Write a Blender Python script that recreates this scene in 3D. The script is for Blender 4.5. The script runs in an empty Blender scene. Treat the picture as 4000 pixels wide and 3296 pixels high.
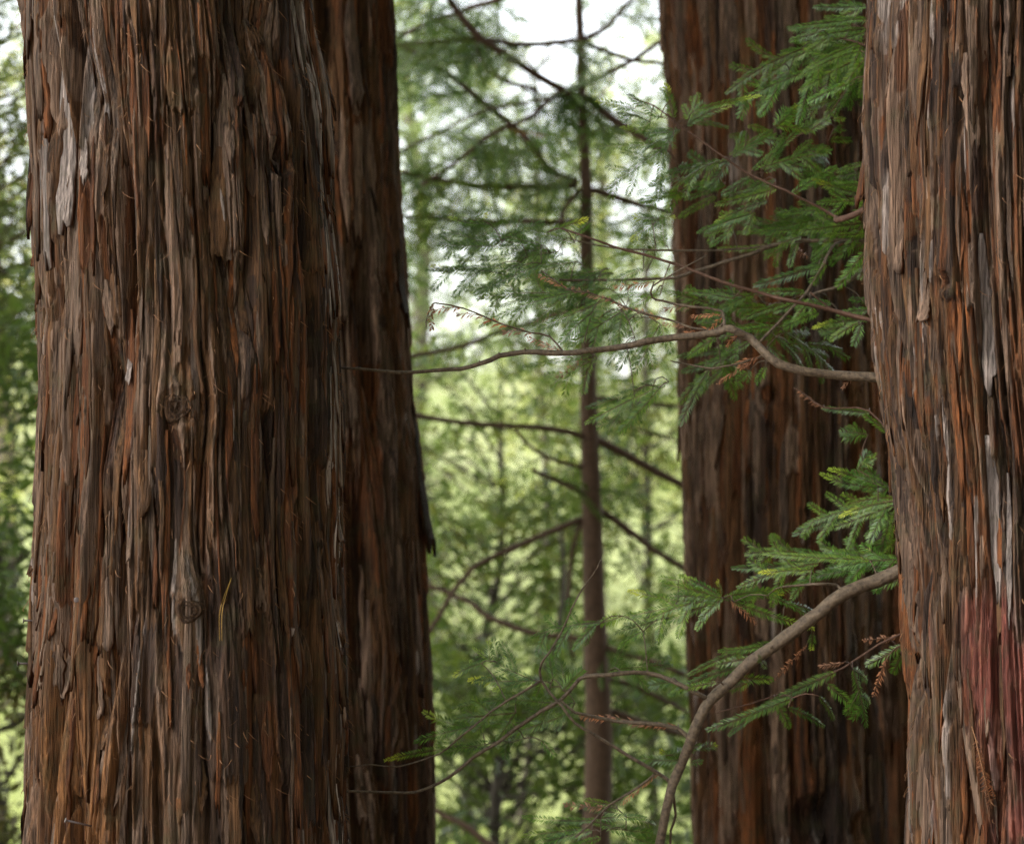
import bpy, math, random
import numpy as np
from mathutils import Vector, Matrix

# ------------------------------------------------------------------ camera, sky, sun, exposure
SC = bpy.context.scene
COL = SC.collection
R = math.radians
CAMZ = 1.5
FPX = 7262.0                       # focal length in pixels of the 4000 px wide photograph
cam = bpy.data.cameras.new('camera')
cam_o = bpy.data.objects.new('camera', cam)
COL.objects.link(cam_o)
cam_o.location = (0, 0, CAMZ)
cam_o.rotation_euler = (R(90), 0, 0)
cam.sensor_width = 36.0
cam.lens = 36.0 * FPX / 4000.0
cam.clip_start = 0.05
cam.clip_end = 2000
cam.dof.use_dof = True
cam.dof.focus_distance = 4.18
cam.dof.aperture_fstop = 2.15
SC.camera = cam_o

SUN_DIR = Vector((-1.0, -0.24, 0.72)).normalized()      # towards the bright part of the overcast sky
world = bpy.data.worlds.new('World')
SC.world = world
world.use_nodes = True
wn = world.node_tree.nodes
wl = world.node_tree.links
bg = wn['Background']
sky = wn.new('ShaderNodeTexSky')
sky.sky_type = 'NISHITA'
sky.sun_disc = False
sky.sun_elevation = math.asin(SUN_DIR.z)
sky.sun_rotation = math.atan2(SUN_DIR.x, SUN_DIR.y)
sky.air_density = 1.0
sky.dust_density = 1.5
sky.ozone_density = 1.0
hs = wn.new('ShaderNodeHueSaturation')
hs.inputs['Saturation'].default_value = 0.22           # cloud cover
wl.new(sky.outputs[0], hs.inputs['Color'])
wl.new(hs.outputs[0], bg.inputs['Color'])
bg.inputs['Strength'].default_value = 0.15
sun = bpy.data.lights.new('sun', 'SUN')
sun.energy = 1.35
sun.angle = R(22)
sun.color = (1.0, 0.965, 0.92)
sun_o = bpy.data.objects.new('sun', sun)
COL.objects.link(sun_o)
sun_o.rotation_euler = SUN_DIR.to_track_quat('Z', 'Y').to_euler()
SC.view_settings.view_transform = 'Standard'
SC.view_settings.look = 'None'
SC.view_settings.gamma = 1.0
SC.view_settings.exposure = 2.1
SC.cycles.use_denoising = True
SC.cycles.denoising_prefilter = 'NONE'
SC.cycles.max_bounces = 6
SC.cycles.transmission_bounces = 4
SC.cycles.transparent_max_bounces = 4

random.seed(7)
RNG = np.random.default_rng(11)

# ------------------------------------------------------------------ helpers
def P(px, py, Y):
    """a point seen at photo pixel (px, py) and standing Y metres in front of the camera"""
    return Vector(((px - 2000) / FPX * Y, Y, CAMZ - (py - 1648) / FPX * Y))

def link(o, parent=None):
    COL.objects.link(o)
    if parent is not None:
        o.parent = parent
    return o

def tag(o, label, cat, group=None):
    o['label'] = label
    o['category'] = cat
    if group:
        o['group'] = group
    return o

def thing(name, loc, label, cat, group=None):
    o = bpy.data.objects.new(name, None)
    o.empty_display_size = 0.2
    link(o)
    o.location = loc
    return tag(o, label, cat, group)

def child(o, parent):
    """parent while the mesh keeps its world coordinates"""
    o.parent = parent
    p = parent
    off = Vector((0, 0, 0))
    while p is not None:
        off += p.location
        p = p.parent
    o.location = Vector(o.location) - off
    return o

_T = np.random.default_rng(5).random((512, 512)).astype(np.float32)
def vn(x, y, seed=0):
    x = np.asarray(x, dtype=np.float64) + seed * 37.17 + 1000
    y = np.asarray(y, dtype=np.float64) + seed * 91.73 + 1000
    xi = np.floor(x).astype(np.int64); yi = np.floor(y).astype(np.int64)
    fx = x - xi; fy = y - yi
    fx = fx * fx * (3 - 2 * fx); fy = fy * fy * (3 - 2 * fy)
    a = _T[xi & 511, yi & 511]; b = _T[(xi + 1) & 511, yi & 511]
    c = _T[xi & 511, (yi + 1) & 511]; d = _T[(xi + 1) & 511, (yi + 1) & 511]
    return (a * (1 - fx) + b * fx) * (1 - fy) + (c * (1 - fx) + d * fx) * fy

def fbm(x, y, seed=0, o=3):
    s = 0; a = 1; t = 0
    for k in range(o):
        s = s + a * vn(x * 2 ** k, y * 2 ** k, seed + k * 3); t += a; a *= 0.5
    return s / t

def raw_mesh(name, V, loops, starts, totals, mat, colors=None, smooth=True):
    me = bpy.data.meshes.new(name)
    V = np.asarray(V, dtype=np.float32)
    me.vertices.add(len(V)); me.vertices.foreach_set('co', V.ravel())
    me.loops.add(len(loops)); me.loops.foreach_set('vertex_index', np.asarray(loops, dtype=np.int32))
    me.polygons.add(len(starts)); me.polygons.foreach_set('loop_start', np.asarray(starts, dtype=np.int32))
    try:
        me.polygons.foreach_set('loop_total', np.asarray(totals, dtype=np.int32))
    except Exception:
        pass
    if smooth:
        me.polygons.foreach_set('use_smooth', np.ones(len(starts), dtype=bool))
    if colors is not None:
        at = me.color_attributes.new('tint', 'FLOAT_COLOR', 'POINT')
        c = np.ones((len(V), 4), dtype=np.float32); c[:, :3] = colors
        at.data.foreach_set('color', c.ravel())
    me.update(calc_edges=True)
    me.validate()
    if mat is not None:
        me.materials.append(mat)
    return me

def quads_mesh(name, V, Q, mat, colors=None, smooth=True):
    Q = np.asarray(Q, dtype=np.int32)
    n = len(Q)
    return raw_mesh(name, V, Q.ravel(), np.arange(n) * 4, np.full(n, 4), mat, colors, smooth)

class MB:
    """collects tubes and small faces of one mesh"""
    def __init__(self):
        self.v = []; self.f = []
    def tube(self, pts, rad, seg=8, bump=0.0, cap=True):
        pts = [Vector(p) for p in pts]
        n = len(pts)
        base = len(self.v)
        up = Vector((0.13, 0.31, 0.94)).normalized()
        t0 = (pts[1] - pts[0]).normalized()
        nrm = t0.cross(up)
        if nrm.length < 1e-3: nrm = t0.cross(Vector((1, 0, 0)))
        nrm.normalize()
        for i in range(n):
            t = (pts[min(i + 1, n - 1)] - pts[max(i - 1, 0)]).normalized()
            nrm = (nrm - t * nrm.dot(t)).normalized()
            b = t.cross(nrm)
            for k in range(seg):
                a = 2 * math.pi * k / seg
                r = rad[i] * (1 + bump * random.uniform(-1, 1))
                self.v.append(pts[i] + (nrm * math.cos(a) + b * math.sin(a)) * r)
        for i in range(n - 1):
            for k in range(seg):
                k2 = (k + 1) % seg
                self.f.append((base + i * seg + k, base + i * seg + k2, base + (i + 1) * seg + k2, base + (i + 1) * seg + k))
        if cap:
            self.f.append(tuple(base + k for k in range(seg))[::-1])
            self.f.append(tuple(base + (n - 1) * seg + k for k in range(seg)))
    def build(self, name, mat, parent=None, smooth=True):
        me = bpy.data.meshes.new(name)
        me.from_pydata([tuple(v) for v in self.v], [], self.f)
        if smooth:
            me.polygons.foreach_set('use_smooth', np.ones(len(me.polygons), dtype=bool))
        me.materials.append(mat)
        o = bpy.data.objects.new(name, me)
        link(o)
        if parent is not None: child(o, parent)
        return o

def smooth_path(pts, step=0.03, wob=0.0):
    """Catmull-Rom through the points; each point is (Vector, radius)"""
    out = []; rad = []
    n = len(pts)
    for i in range(n - 1):
        p0 = pts[max(i - 1, 0)]; p1 = pts[i]; p2 = pts[i + 1]; p3 = pts[min(i + 2, n - 1)]
        L = (p2[0] - p1[0]).length
        m = max(2, int(L / step))
        for k in range(m):
            t = k / m
            q = 0.5 * ((2 * p1[0]) + (p2[0] - p0[0]) * t + (2 * p0[0] - 5 * p1[0] + 4 * p2[0] - p3[0]) * t * t + (3 * p1[0] - p0[0] - 3 * p2[0] + p3[0]) * t ** 3)
            if wob: q = q + Vector((random.gauss(0, wob), random.gauss(0, wob), random.gauss(0, wob)))
            out.append(q); rad.append(p1[1] * (1 - t) + p2[1] * t)
    out.append(pts[-1][0]); rad.append(pts[-1][1])
    return out, rad

# ------------------------------------------------------------------ materials
def new_mat(name):
    m = bpy.data.materials.new(name); m.use_nodes = True
    nt = m.node_tree
    return m, nt, nt.nodes['Principled BSDF']

def N(nt, kind, **kw):
    n = nt.nodes.new(kind)
    for k, v in kw.items():
        if k in n.inputs.keys(): n.inputs[k].default_value = v
        else: setattr(n, k, v)
    return n

def mix_rgb(nt, fac, a, b, blend='MIX'):
    n = nt.nodes.new('ShaderNodeMix'); n.data_type = 'RGBA'; n.blend_type = blend
    for sock, val in ((n.inputs[0], fac), (n.inputs[6], a), (n.inputs[7], b)):
        if hasattr(val, 'is_output'): nt.links.new(val, sock)
        elif isinstance(val, (int, float)): sock.default_value = val
        else: sock.default_value = (*val, 1)
    return n.outputs[2]

def bark_material():
    m, nt, b = new_mat('redwood_bark')
    tc = N(nt, 'ShaderNodeTexCoord')
    mp = N(nt, 'ShaderNodeMapping'); mp.inputs['Scale'].default_value = (170, 170, 7)
    nt.links.new(tc.outputs['Object'], mp.inputs['Vector'])
    fib = N(nt, 'ShaderNodeTexNoise', Scale=1.0, Detail=4.0, Roughness=0.6)
    nt.links.new(mp.outputs[0], fib.inputs['Vector'])
    mp2 = N(nt, 'ShaderNodeMapping'); mp2.inputs['Scale'].default_value = (60, 60, 5)
    nt.links.new(tc.outputs['Object'], mp2.inputs['Vector'])
    st = N(nt, 'ShaderNodeTexNoise', Scale=1.0, Detail=5.0, Roughness=0.65)
    nt.links.new(mp2.outputs[0], st.inputs['Vector'])
    pt = N(nt, 'ShaderNodeTexNoise', Scale=14.0, Detail=5.0, Roughness=0.6)
    nt.links.new(tc.outputs['Object'], pt.inputs['Vector'])
    ca = N(nt, 'ShaderNodeVertexColor', layer_name='tint')
    r1 = N(nt, 'ShaderNodeMapRange'); nt.links.new(fib.outputs['Fac'], r1.inputs['Value'])
    r1.inputs[1].default_value = 0.34; r1.inputs[2].default_value = 0.66; r1.inputs[3].default_value = 0.35; r1.inputs[4].default_value = 1.6
    r2 = N(nt, 'ShaderNodeMapRange'); nt.links.new(st.outputs['Fac'], r2.inputs['Value'])
    r2.inputs[1].default_value = 0.3; r2.inputs[2].default_value = 0.7; r2.inputs[3].default_value = 0.5; r2.inputs[4].default_value = 1.5
    mul = N(nt, 'ShaderNodeMath', operation='MULTIPLY'); nt.links.new(r1.outputs[0], mul.inputs[0]); nt.links.new(r2.outputs[0], mul.inputs[1])
    comb = N(nt, 'ShaderNodeCombineColor')
    for i in range(3): nt.links.new(mul.outputs[0], comb.inputs[i])
    c1 = mix_rgb(nt, 1.0, ca.outputs['Color'], comb.outputs[0], 'MULTIPLY')
    r3 = N(nt, 'ShaderNodeMapRange'); nt.links.new(pt.outputs['Fac'], r3.inputs['Value'])
    r3.inputs[1].default_value = 0.52; r3.inputs[2].default_value = 0.72; r3.inputs[3].default_value = 0.0; r3.inputs[4].default_value = 0.55
    c2 = mix_rgb(nt, r3.outputs[0], c1, (0.072, 0.060, 0.026))            # faint algae and lichen film
    nt.links.new(c2, b.inputs['Base Color'])
    b.inputs['Roughness'].default_value = 0.82
    b.inputs['Specular IOR Level'].default_value = 0.32
    add = N(nt, 'ShaderNodeMath', operation='ADD'); nt.links.new(fib.outputs['Fac'], add.inputs[0]); nt.links.new(st.outputs['Fac'], add.inputs[1])
    bp = N(nt, 'ShaderNodeBump', Strength=1.0, Distance=0.009); nt.links.new(add.outputs[0], bp.inputs['Height'])
    nt.links.new(bp.outputs[0], b.inputs['Normal'])
    return m

def leaf_material(name, rough=0.35, trans=0.35, attr=True, base=(0.05, 0.12, 0.02), var=0.35, spec=0.5, tcol=(0.16, 0.30, 0.03)):
    m, nt, b = new_mat(name)
    oi = N(nt, 'ShaderNodeObjectInfo')
    if attr:
        c = N(nt, 'ShaderNodeVertexColor', layer_name='tint').outputs['Color']
    else:
        rgb = N(nt, 'ShaderNodeRGB'); rgb.outputs[0].default_value = (*base, 1); c = rgb.outputs[0]
    mr = N(nt, 'ShaderNodeMapRange'); nt.links.new(oi.outputs['Random'], mr.inputs['Value'])
    mr.inputs[3].default_value = 1 - var; mr.inputs[4].default_value = 1 + var
    comb = N(nt, 'ShaderNodeCombineColor')
    for i in range(3): nt.links.new(mr.outputs[0], comb.inputs[i])
    c1 = mix_rgb(nt, 1.0, c, comb.outputs[0], 'MULTIPLY')
    fr = N(nt, 'ShaderNodeMath', operation='MULTIPLY'); nt.links.new(oi.outputs['Random'], fr.inputs[0]); fr.inputs[1].default_value = 17.3
    fr2 = N(nt, 'ShaderNodeMath', operation='FRACT'); nt.links.new(fr.outputs[0], fr2.inputs[0])
    tint = mix_rgb(nt, fr2.outputs[0], (0.95, 1.0, 1.0), (1.5, 1.12, 0.65))
    c1 = mix_rgb(nt, 1.0, c1, tint, 'MULTIPLY')
    nt.links.new(c1, b.inputs['Base Color'])
    b.inputs['Roughness'].default_value = rough
    b.inputs['Specular IOR Level'].default_value = spec
    if trans > 0:
        tr = N(nt, 'ShaderNodeBsdfTranslucent')
        gain = mix_rgb(nt, 0.5, c1, tcol)
        nt.links.new(gain, tr.inputs['Color'])
        mx = N(nt, 'ShaderNodeMixShader'); mx.inputs[0].default_value = trans
        nt.links.new(b.outputs[0], mx.inputs[1]); nt.links.new(tr.outputs[0], mx.inputs[2])
        nt.links.new(mx.outputs[0], nt.nodes['Material Output'].inputs['Surface'])
    return m

def twig_material(name, c_lo, c_hi, scale=60, rough=0.7):
    m, nt, b = new_mat(name)
    tc = N(nt, 'ShaderNodeTexCoord')
    no = N(nt, 'ShaderNodeTexNoise', Scale=scale, Detail=5.0, Roughness=0.65)
    nt.links.new(tc.outputs['Object'], no.inputs['Vector'])
    mr = N(nt, 'ShaderNodeMapRange'); nt.links.new(no.outputs['Fac'], mr.inputs['Value'])
    mr.inputs[1].default_value = 0.3; mr.inputs[2].default_value = 0.7
    c = mix_rgb(nt, mr.outputs[0], c_lo, c_hi)
    nt.links.new(c, b.inputs['Base Color'])
    b.inputs['Roughness'].default_value = rough
    bp = N(nt, 'ShaderNodeBump', Strength=0.8, Distance=0.004); nt.links.new(no.outputs['Fac'], bp.inputs['Height'])
    nt.links.new(bp.outputs[0], b.inputs['Normal'])
    return m

M_BARK = bark_material()
M_NEEDLE = leaf_material('needle_green', rough=0.36, trans=0.28, spec=0.6, tcol=(0.10, 0.26, 0.02))
M_DRY = leaf_material('needle_dry', rough=0.6, trans=0.15, var=0.25, tcol=(0.3, 0.12, 0.05))
M_TWIG = twig_material('branch_bark', (0.05, 0.033, 0.02), (0.20, 0.14, 0.085), 90)
M_TWIG_RED = twig_material('twig_bark', (0.085, 0.040, 0.022), (0.17, 0.085, 0.05), 90)
M_SAP = twig_material('sapling_bark', (0.065, 0.036, 0.020), (0.14, 0.082, 0.048), 45, 0.85)
M_BAYBARK = twig_material('grey_bark', (0.05, 0.038, 0.028), (0.12, 0.095, 0.075), 30, 0.85)
M_LEAF_DK = leaf_material('leaf_dark', rough=0.28, trans=0.45, spec=0.6, var=0.1, tcol=(0.28, 0.40, 0.08))
M_LEAF_LT = leaf_material('leaf_light', rough=0.45, trans=0.50, spec=0.4, var=0.1, tcol=(0.50, 0.64, 0.20))
M_FIBRE = twig_material('bark_fibre', (0.16, 0.065, 0.025), (0.30, 0.15, 0.065), 30, 0.8)

# ------------------------------------------------------------------ ground and far setting
def slope(Y): return -0.16 * np.clip(np.asarray(Y, dtype=float) - 4.2, 0, 9)
def ground():
    xs = np.concatenate([-np.geomspace(400, 12, 14), np.linspace(-10, 10, 61), np.geomspace(12, 400, 14)])
    ys = np.concatenate([-np.geomspace(60, 4, 6), np.linspace(-3, 24, 82), np.geomspace(26, 900, 26)])
    X, Y = np.meshgrid(xs, ys)
    Z = (fbm(X * 0.5, Y * 0.5, 3) - 0.5) * 0.22 + (fbm(X * 2.2, Y * 2.2, 9) - 0.5) * 0.05
    Z = Z * np.clip(Y / 8, 0.35, 1) + slope(Y)
    V = np.stack([X, Y, Z], -1).reshape(-1, 3)
    ny, nx = X.shape
    i = np.arange(nx - 1)[None, :] + np.arange(ny - 1)[:, None] * nx
    Q = np.stack([i, i + 1, i + 1 + nx, i + nx], -1).reshape(-1, 4)
    m, nt, b = new_mat('forest_floor')
    tc = N(nt, 'ShaderNodeTexCoord')
    sx = N(nt, 'ShaderNodeSeparateXYZ'); nt.links.new(tc.outputs['Object'], sx.inputs[0])
    n1 = N(nt, 'ShaderNodeTexNoise', Scale=0.55, Detail=6.0); nt.links.new(tc.outputs['Object'], n1.inputs['Vector'])
    n2 = N(nt, 'ShaderNodeTexNoise', Scale=22.0, Detail=6.0); nt.links.new(tc.outputs['Object'], n2.inputs['Vector'])
    ad = N(nt, 'ShaderNodeMath', operation='MULTIPLY_ADD'); nt.links.new(n1.outputs['Fac'], ad.inputs[0]); ad.inputs[1].default_value = 8.0
    nt.links.new(sx.outputs['Y'], ad.inputs[2])
    mr = N(nt, 'ShaderNodeMapRange'); nt.links.new(ad.outputs[0], mr.inputs['Value'])
    mr.inputs[1].default_value = 10.5; mr.inputs[2].default_value = 13.5
    duff = mix_rgb(nt, n2.outputs['Fac'], (0.07, 0.042, 0.025), (0.20, 0.13, 0.08))
    grass = mix_rgb(nt, n2.outputs['Fac'], (0.16, 0.20, 0.045), (0.36, 0.38, 0.14))
    c = mix_rgb(nt, mr.outputs[0], duff, grass)
    nt.links.new(c, b.inputs['Base Color']); b.inputs['Roughness'].default_value = 0.95
    bp = N(nt, 'ShaderNodeBump', Strength=0.8, Distance=0.03); nt.links.new(n2.outputs['Fac'], bp.inputs['Height']); nt.links.new(bp.outputs[0], b.inputs['Normal'])
    me = quads_mesh('ground', V, Q, m)
    o = link(bpy.data.objects.new('ground', me)); o['kind'] = 'structure'
ground()

def hills():
    xs = np.linspace(-260, 260, 120); ys = np.linspace(90, 330, 40)
    X, Y = np.meshgrid(xs, ys)
    Z = -2.4 + 15 * np.clip((Y - 90) / 160, 0, 1) ** 1.3 * (0.35 + 0.65 / (1 + np.exp((X - 2) / 14))) + (fbm(X * 0.05, Y * 0.05, 4) - 0.5) * 4 + (fbm(X * 0.3, Y * 0.3, 8) - 0.5) * 2.0
    Z[0] = -4; Z[-1] = -4
    ny, nx = X.shape
    V = np.stack([X, Y, Z], -1).reshape(-1, 3)
    i = np.arange(nx - 1)[None, :] + np.arange(ny - 1)[:, None] * nx
    Q = np.stack([i, i + 1, i + 1 + nx, i + nx], -1).reshape(-1, 4)
    m, nt, b = new_mat('hill_green')
    tc = N(nt, 'ShaderNodeTexCoord')
    n1 = N(nt, 'ShaderNodeTexNoise', Scale=0.22, Detail=8.0, Roughness=0.7); nt.links.new(tc.outputs['Object'], n1.inputs['Vector'])
    mr = N(nt, 'ShaderNodeMapRange'); nt.links.new(n1.outputs['Fac'], mr.inputs['Value']); mr.inputs[1].default_value = 0.35; mr.inputs[2].default_value = 0.65
    c = mix_rgb(nt, mr.outputs[0], (0.20, 0.24, 0.08), (0.42, 0.42, 0.20))
    nt.links.new(c, b.inputs['Base Color']); b.inputs['Roughness'].default_value = 1.0
    o = link(bpy.data.objects.new('hills', quads_mesh('hills', V, Q, m))); o['kind'] = 'structure'
hills()

# ------------------------------------------------------------------ redwood trunks
RUST = np.array([0.128, 0.043, 0.012]); BROWN = np.array([0.088, 0.042, 0.017]); GREY = np.array([0.150, 0.094, 0.062]); PALE = np.array([0.34, 0.27, 0.23])
DARK = np.array([0.024, 0.013, 0.008])

class Trunk:
    def __init__(s, edges, Y0, seed, nu, nz, zdense=(0.45, 2.62), ztop=9.0, deep=0.026, plates=420, slivers=700, knots=(), stains=(), rsm=1.0, greyness=0.5, dense_deg=112, fine=0.003, bias=0.0, gfreq=8.5, pw=(0.026, 0.085), tone=1.0, dk0=1.85, dkk=0.85):
        s.Y0 = Y0; s.seed = seed
        rng = np.random.default_rng(seed)
        e = np.array(edges, dtype=float)
        zc = CAMZ - (e[:, 0] - 1648) / FPX * Y0
        aL = np.arctan((e[:, 1] - 2000) / FPX); aR = np.arctan((e[:, 2] - 2000) / FPX)
        mid = (aL + aR) / 2; half = (aR - aL) / 2
        dist = Y0 / np.cos(mid)
        cx = Y0 * np.tan(mid); rr = dist * np.sin(half)
        o = np.argsort(zc); zc = zc[o]; cx = cx[o]; rr = rr[o]
        s.zk, s.cxk, s.rk = zc, cx, rr
        s.R = float(np.mean(rr)); s.m = float(np.mean(mid)); s.cx0 = float(np.interp(1.5, zc, cx))
        s.f = np.array([-math.sin(s.m), -math.cos(s.m)]); s.rt = np.array([math.cos(s.m), -math.sin(s.m)])
        d = R(dense_deg)
        th = np.concatenate([np.linspace(-math.pi, -d, 26)[:-1], np.linspace(-d, d, nu), np.linspace(d, math.pi, 26)[1:-1]])
        z = np.concatenate([np.linspace(-0.9, zdense[0], 30)[:-1], np.linspace(zdense[0], zdense[1], nz), np.linspace(zdense[1], ztop, 50)[1:]])
        s.th, s.z = th, z
        S, Z = np.meshgrid(th * s.R, z)
        sd = seed * 5
        # fibres flow: slow braiding of the grain, and a swerve round each knot
        flow = (vn(S * 4.5, Z * 0.6, sd) - 0.5) * 0.10 + (vn(S * 13, Z * 1.4, sd + 1) - 0.5) * 0.016 + (vn(S * 40, Z * 7, sd + 2) - 0.5) * 0.003
        SW = S + flow
        bump = np.zeros_like(S); hole = np.zeros_like(S)
        s.kpos = []
        for (px, py, rk, amp, hl) in knots:
            t0, z0 = s.pix(px, py)
            s.kpos.append((t0, z0, rk))
            ds = S - t0 * s.R; dz = (Z - z0)
            g = np.exp(-(ds / rk) ** 2 - (dz / (rk * 1.9)) ** 2)
            SW = SW - ds * g * 0.35
            bump += amp * np.exp(-(ds / (rk * 1.1)) ** 2 - (dz / (rk * 1.5)) ** 2)
            q = np.sqrt((ds / (rk * 0.5)) ** 2 + (dz / (rk * 0.55)) ** 2)
            hole += hl * np.clip(1.4 - q, 0, 1) ** 0.7 - 0.12 * hl * np.cos(q * 9) * np.exp(-(q / 1.6) ** 2)
        n1 = fbm(SW * gfreq, Z * 0.65, sd + 3, 2)
        f1 = np.clip(np.abs(n1 - 0.5) / 0.085, 0, 1) ** 0.7
        n2 = fbm(SW * 30, Z * 1.9, sd + 6, 2)
        f2 = np.clip(np.abs(n2 - 0.5) / 0.16, 0, 1) ** 0.65
        H = deep * f1 + deep * 0.30 * f2 + 0.010 * (fbm(S * 7, Z * 1.6, sd + 8) - 0.5)
        EN = vn(SW * 150, Z * 26, sd + 10); EN2 = vn(SW * 230, Z * 4, sd + 11); EN3 = vn(SW * 30, Z * 9, sd + 12)
        colr = np.empty(S.shape + (3,))
        mixn = fbm(SW * 26, Z * 2.2, sd + 13)[..., None]
        colr[:] = RUST * (1 - np.clip(mixn * 2.6 - 0.8, 0, 1)) + BROWN * np.clip(mixn * 2.6 - 0.8, 0, 1)
        dk = np.clip(fbm(SW * 18, Z * 1.5, sd + 17)[..., None] * 4 - dk0, 0, 1)
        colr = colr * (1 - dk * dkk) + DARK * dk * dkk  # near-black noise streaks painted in for the deep shade of furrows
        s.sarr = th * s.R
        zlo, zhi = zdense[0] - 0.15, zdense[1] + 0.15
        def layer(n, wr, lr, tr, pal, taper, pprob):
            Ls = np.zeros_like(S)
            for k in range(n):
                s0 = rng.uniform(-d * s.R * 1.02, d * s.R * 1.02); za = rng.uniform(zlo - lr[1] * 0.5, zhi)
                w = rng.uniform(*wr) * 0.5; L = rng.uniform(*lr); tk = rng.uniform(*tr)
                i0, i1 = np.searchsorted(s.sarr, [s0 - w - 0.085, s0 + w + 0.085]); j0, j1 = np.searchsorted(z, [za - 0.04, za + L])
                if i1 - i0 < 2 or j1 - j0 < 2: continue
                sub = np.s_[j0:j1, i0:i1]
                lean = rng.normal(0, 0.03)
                t = (Z[sub] - za - 0.05 * (EN2[sub] - 0.5) - (0.05 * EN3[sub])) / L
                narrow = 0.35 + 0.65 * np.clip(np.minimum(t / 0.25 + 0.35, (1 - t) / 0.55), 0, 1)
                dd = np.abs(SW[sub] - s0 + lean * (Z[sub] - za)) / (w * narrow) + 0.6 * (EN[sub] - 0.5)
                ac = np.clip((1 - dd) / 0.12, 0, 1) * (1 - 0.25 * np.clip(dd, 0, 1) ** 2)
                al = np.clip(t / 0.02, 0, 1) * np.clip((1 - t) / taper, 0, 1)
                val = tk * ac * al * (0.65 + 0.6 * (1 - np.clip(t, 0, 1)))
                cur = Ls[sub]; win = val > cur + 1e-5
                cur[win] = val[win]
                u = min(0.999, max(0.0, rng.random() + bias * s0 / s.R))  # side light painted in: palette picks get darker from left to right
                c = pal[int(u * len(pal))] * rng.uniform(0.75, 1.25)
                if rng.random() < pprob: c = PALE * rng.uniform(0.6, 1.0)
                cs = colr[sub]; wt = (np.clip(val / (tk * 0.5), 0, 1) * 0.85)[..., None]
                ww = win[..., None]
                cs[:] = np.where(ww, cs * (1 - wt) + c * wt, cs)
            return Ls
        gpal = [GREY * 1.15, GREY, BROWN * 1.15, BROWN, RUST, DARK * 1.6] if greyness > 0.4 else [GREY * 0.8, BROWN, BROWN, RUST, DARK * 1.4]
        H += layer(plates, pw, (0.16, 0.95), (0.005, 0.013), gpal, 0.35, 0.04 * greyness)
        H += layer(slivers, (0.004, 0.016), (0.05, 0.42), (0.002, 0.0055), gpal, 0.3, 0.10 * greyness)
        H += 0.0035 * (vn(SW * 120, Z * 3.2, sd + 14) - 0.5) + 0.0025 * (EN2 - 0.5) + 0.0018 * (vn(SW * 330, Z * 9, sd + 15) - 0.5)
        H += bump - hole
        n3 = fbm(SW * 21, Z * 0.85, sd + 30, 2); n4 = fbm(SW * 48, Z * 2.0, sd + 33, 2)
        H -= 0.026 * np.exp(-((n3 - 0.5) / 0.022) ** 2) * np.clip(vn(S * 6, Z * 2, sd + 35) * 2.2 - 0.5, 0, 1) + 0.012 * np.exp(-((n4 - 0.5) / 0.03) ** 2) * np.clip(vn(S * 9, Z * 3, sd + 36) * 2.4 - 0.6, 0, 1)
        n5 = vn(SW * 95, Z * 1.6, sd + 38)
        H += fine * (np.abs(2 * n5 - 1) ** 0.7 - 0.5)
        for (px, py, rs, rz, c, k, sharp) in stains:
            t0, z0 = s.pix(px, py)
            nn = fbm(SW * 28, Z * 3, sd + 21)
            g = np.exp(-((S - t0 * s.R) / rs) ** 2 - ((Z - z0) / rz) ** 2) + (nn - 0.5) * 0.9
            if sharp: g = g * np.clip((z0 + sharp - Z + 0.06 * (EN3 - 0.5)) / 0.07, 0, 1) * np.clip(0.35 + 1.3 * EN3, 0, 1)
            g = (np.clip(g * 1.8 - 0.25, 0, 1) * k)[..., None]
            lum = (colr.mean(-1, keepdims=True) / 0.12)
            colr = colr * (1 - g) + np.array(c) * (0.55 + 0.45 * lum) * g
        colr = colr * tone
        s.H = H; s.colr = colr; s.off = np.percentile(H[30:-60], 86) if len(z) > 120 else np.percentile(H, 86)
        rz = np.interp(z, zc, rr); cz = np.interp(z, zc, cx)
        lo = zc[0]; hi = zc[-1]
        rz = np.where(z < lo, rz * (1 + 0.55 * np.clip((lo - z) / 0.9, 0, 2) ** 1.6), rz)
        rz = np.where(z > hi, rz * np.clip(1 - 0.055 * (z - hi), 0.3, 1), rz)
        s.rz = rz; s.cz = cz
        RR = rz[:, None] + H - s.off
        X = cz[:, None] + RR * (np.cos(th) * s.f[0] + np.sin(th) * s.rt[0])
        Y = Y0 + RR * (np.cos(th) * s.f[1] + np.sin(th) * s.rt[1])
        s.V = np.stack([X, Y, Z], -1)
    def pix(s, px, py):
        """angle round the trunk and height of the surface point seen at a photo pixel"""
        a = math.atan((px - 2000) / FPX); t = 0.0
        z = CAMZ - (py - 1648) / FPX * s.Y0
        for _ in range(12):
            r = float(np.interp(z, s.zk, s.rk)); cx = float(np.interp(z, s.zk, s.cxk))
            dist = math.hypot(cx, s.Y0); m = math.atan2(cx, s.Y0)
            v = (dist - r * math.cos(t)) * math.tan(a - m) / r
            t = math.asin(max(-1, min(1, v)))
            yy = s.Y0 - r * math.cos(t)
            z = CAMZ - (py - 1648) / FPX * yy
        return t, z
    def height(s, t, z, wide=1):
        i = min(max(int(np.searchsorted(s.th, t)), 2), len(s.th) - 3); j = min(max(int(np.searchsorted(s.z, z)), 2), len(s.z) - 3)
        return float(s.H[j - 1:j + 2, max(i - wide, 0):i + wide + 1].mean())
    def point(s, t, z, h):
        r = float(np.interp(z, s.z, s.rz)) + h - s.off; cx = float(np.interp(z, s.z, s.cz))
        return Vector((cx + r * (math.cos(t) * s.f[0] + math.sin(t) * s.rt[0]), s.Y0 + r * (math.cos(t) * s.f[1] + math.sin(t) * s.rt[1]), z))
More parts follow.
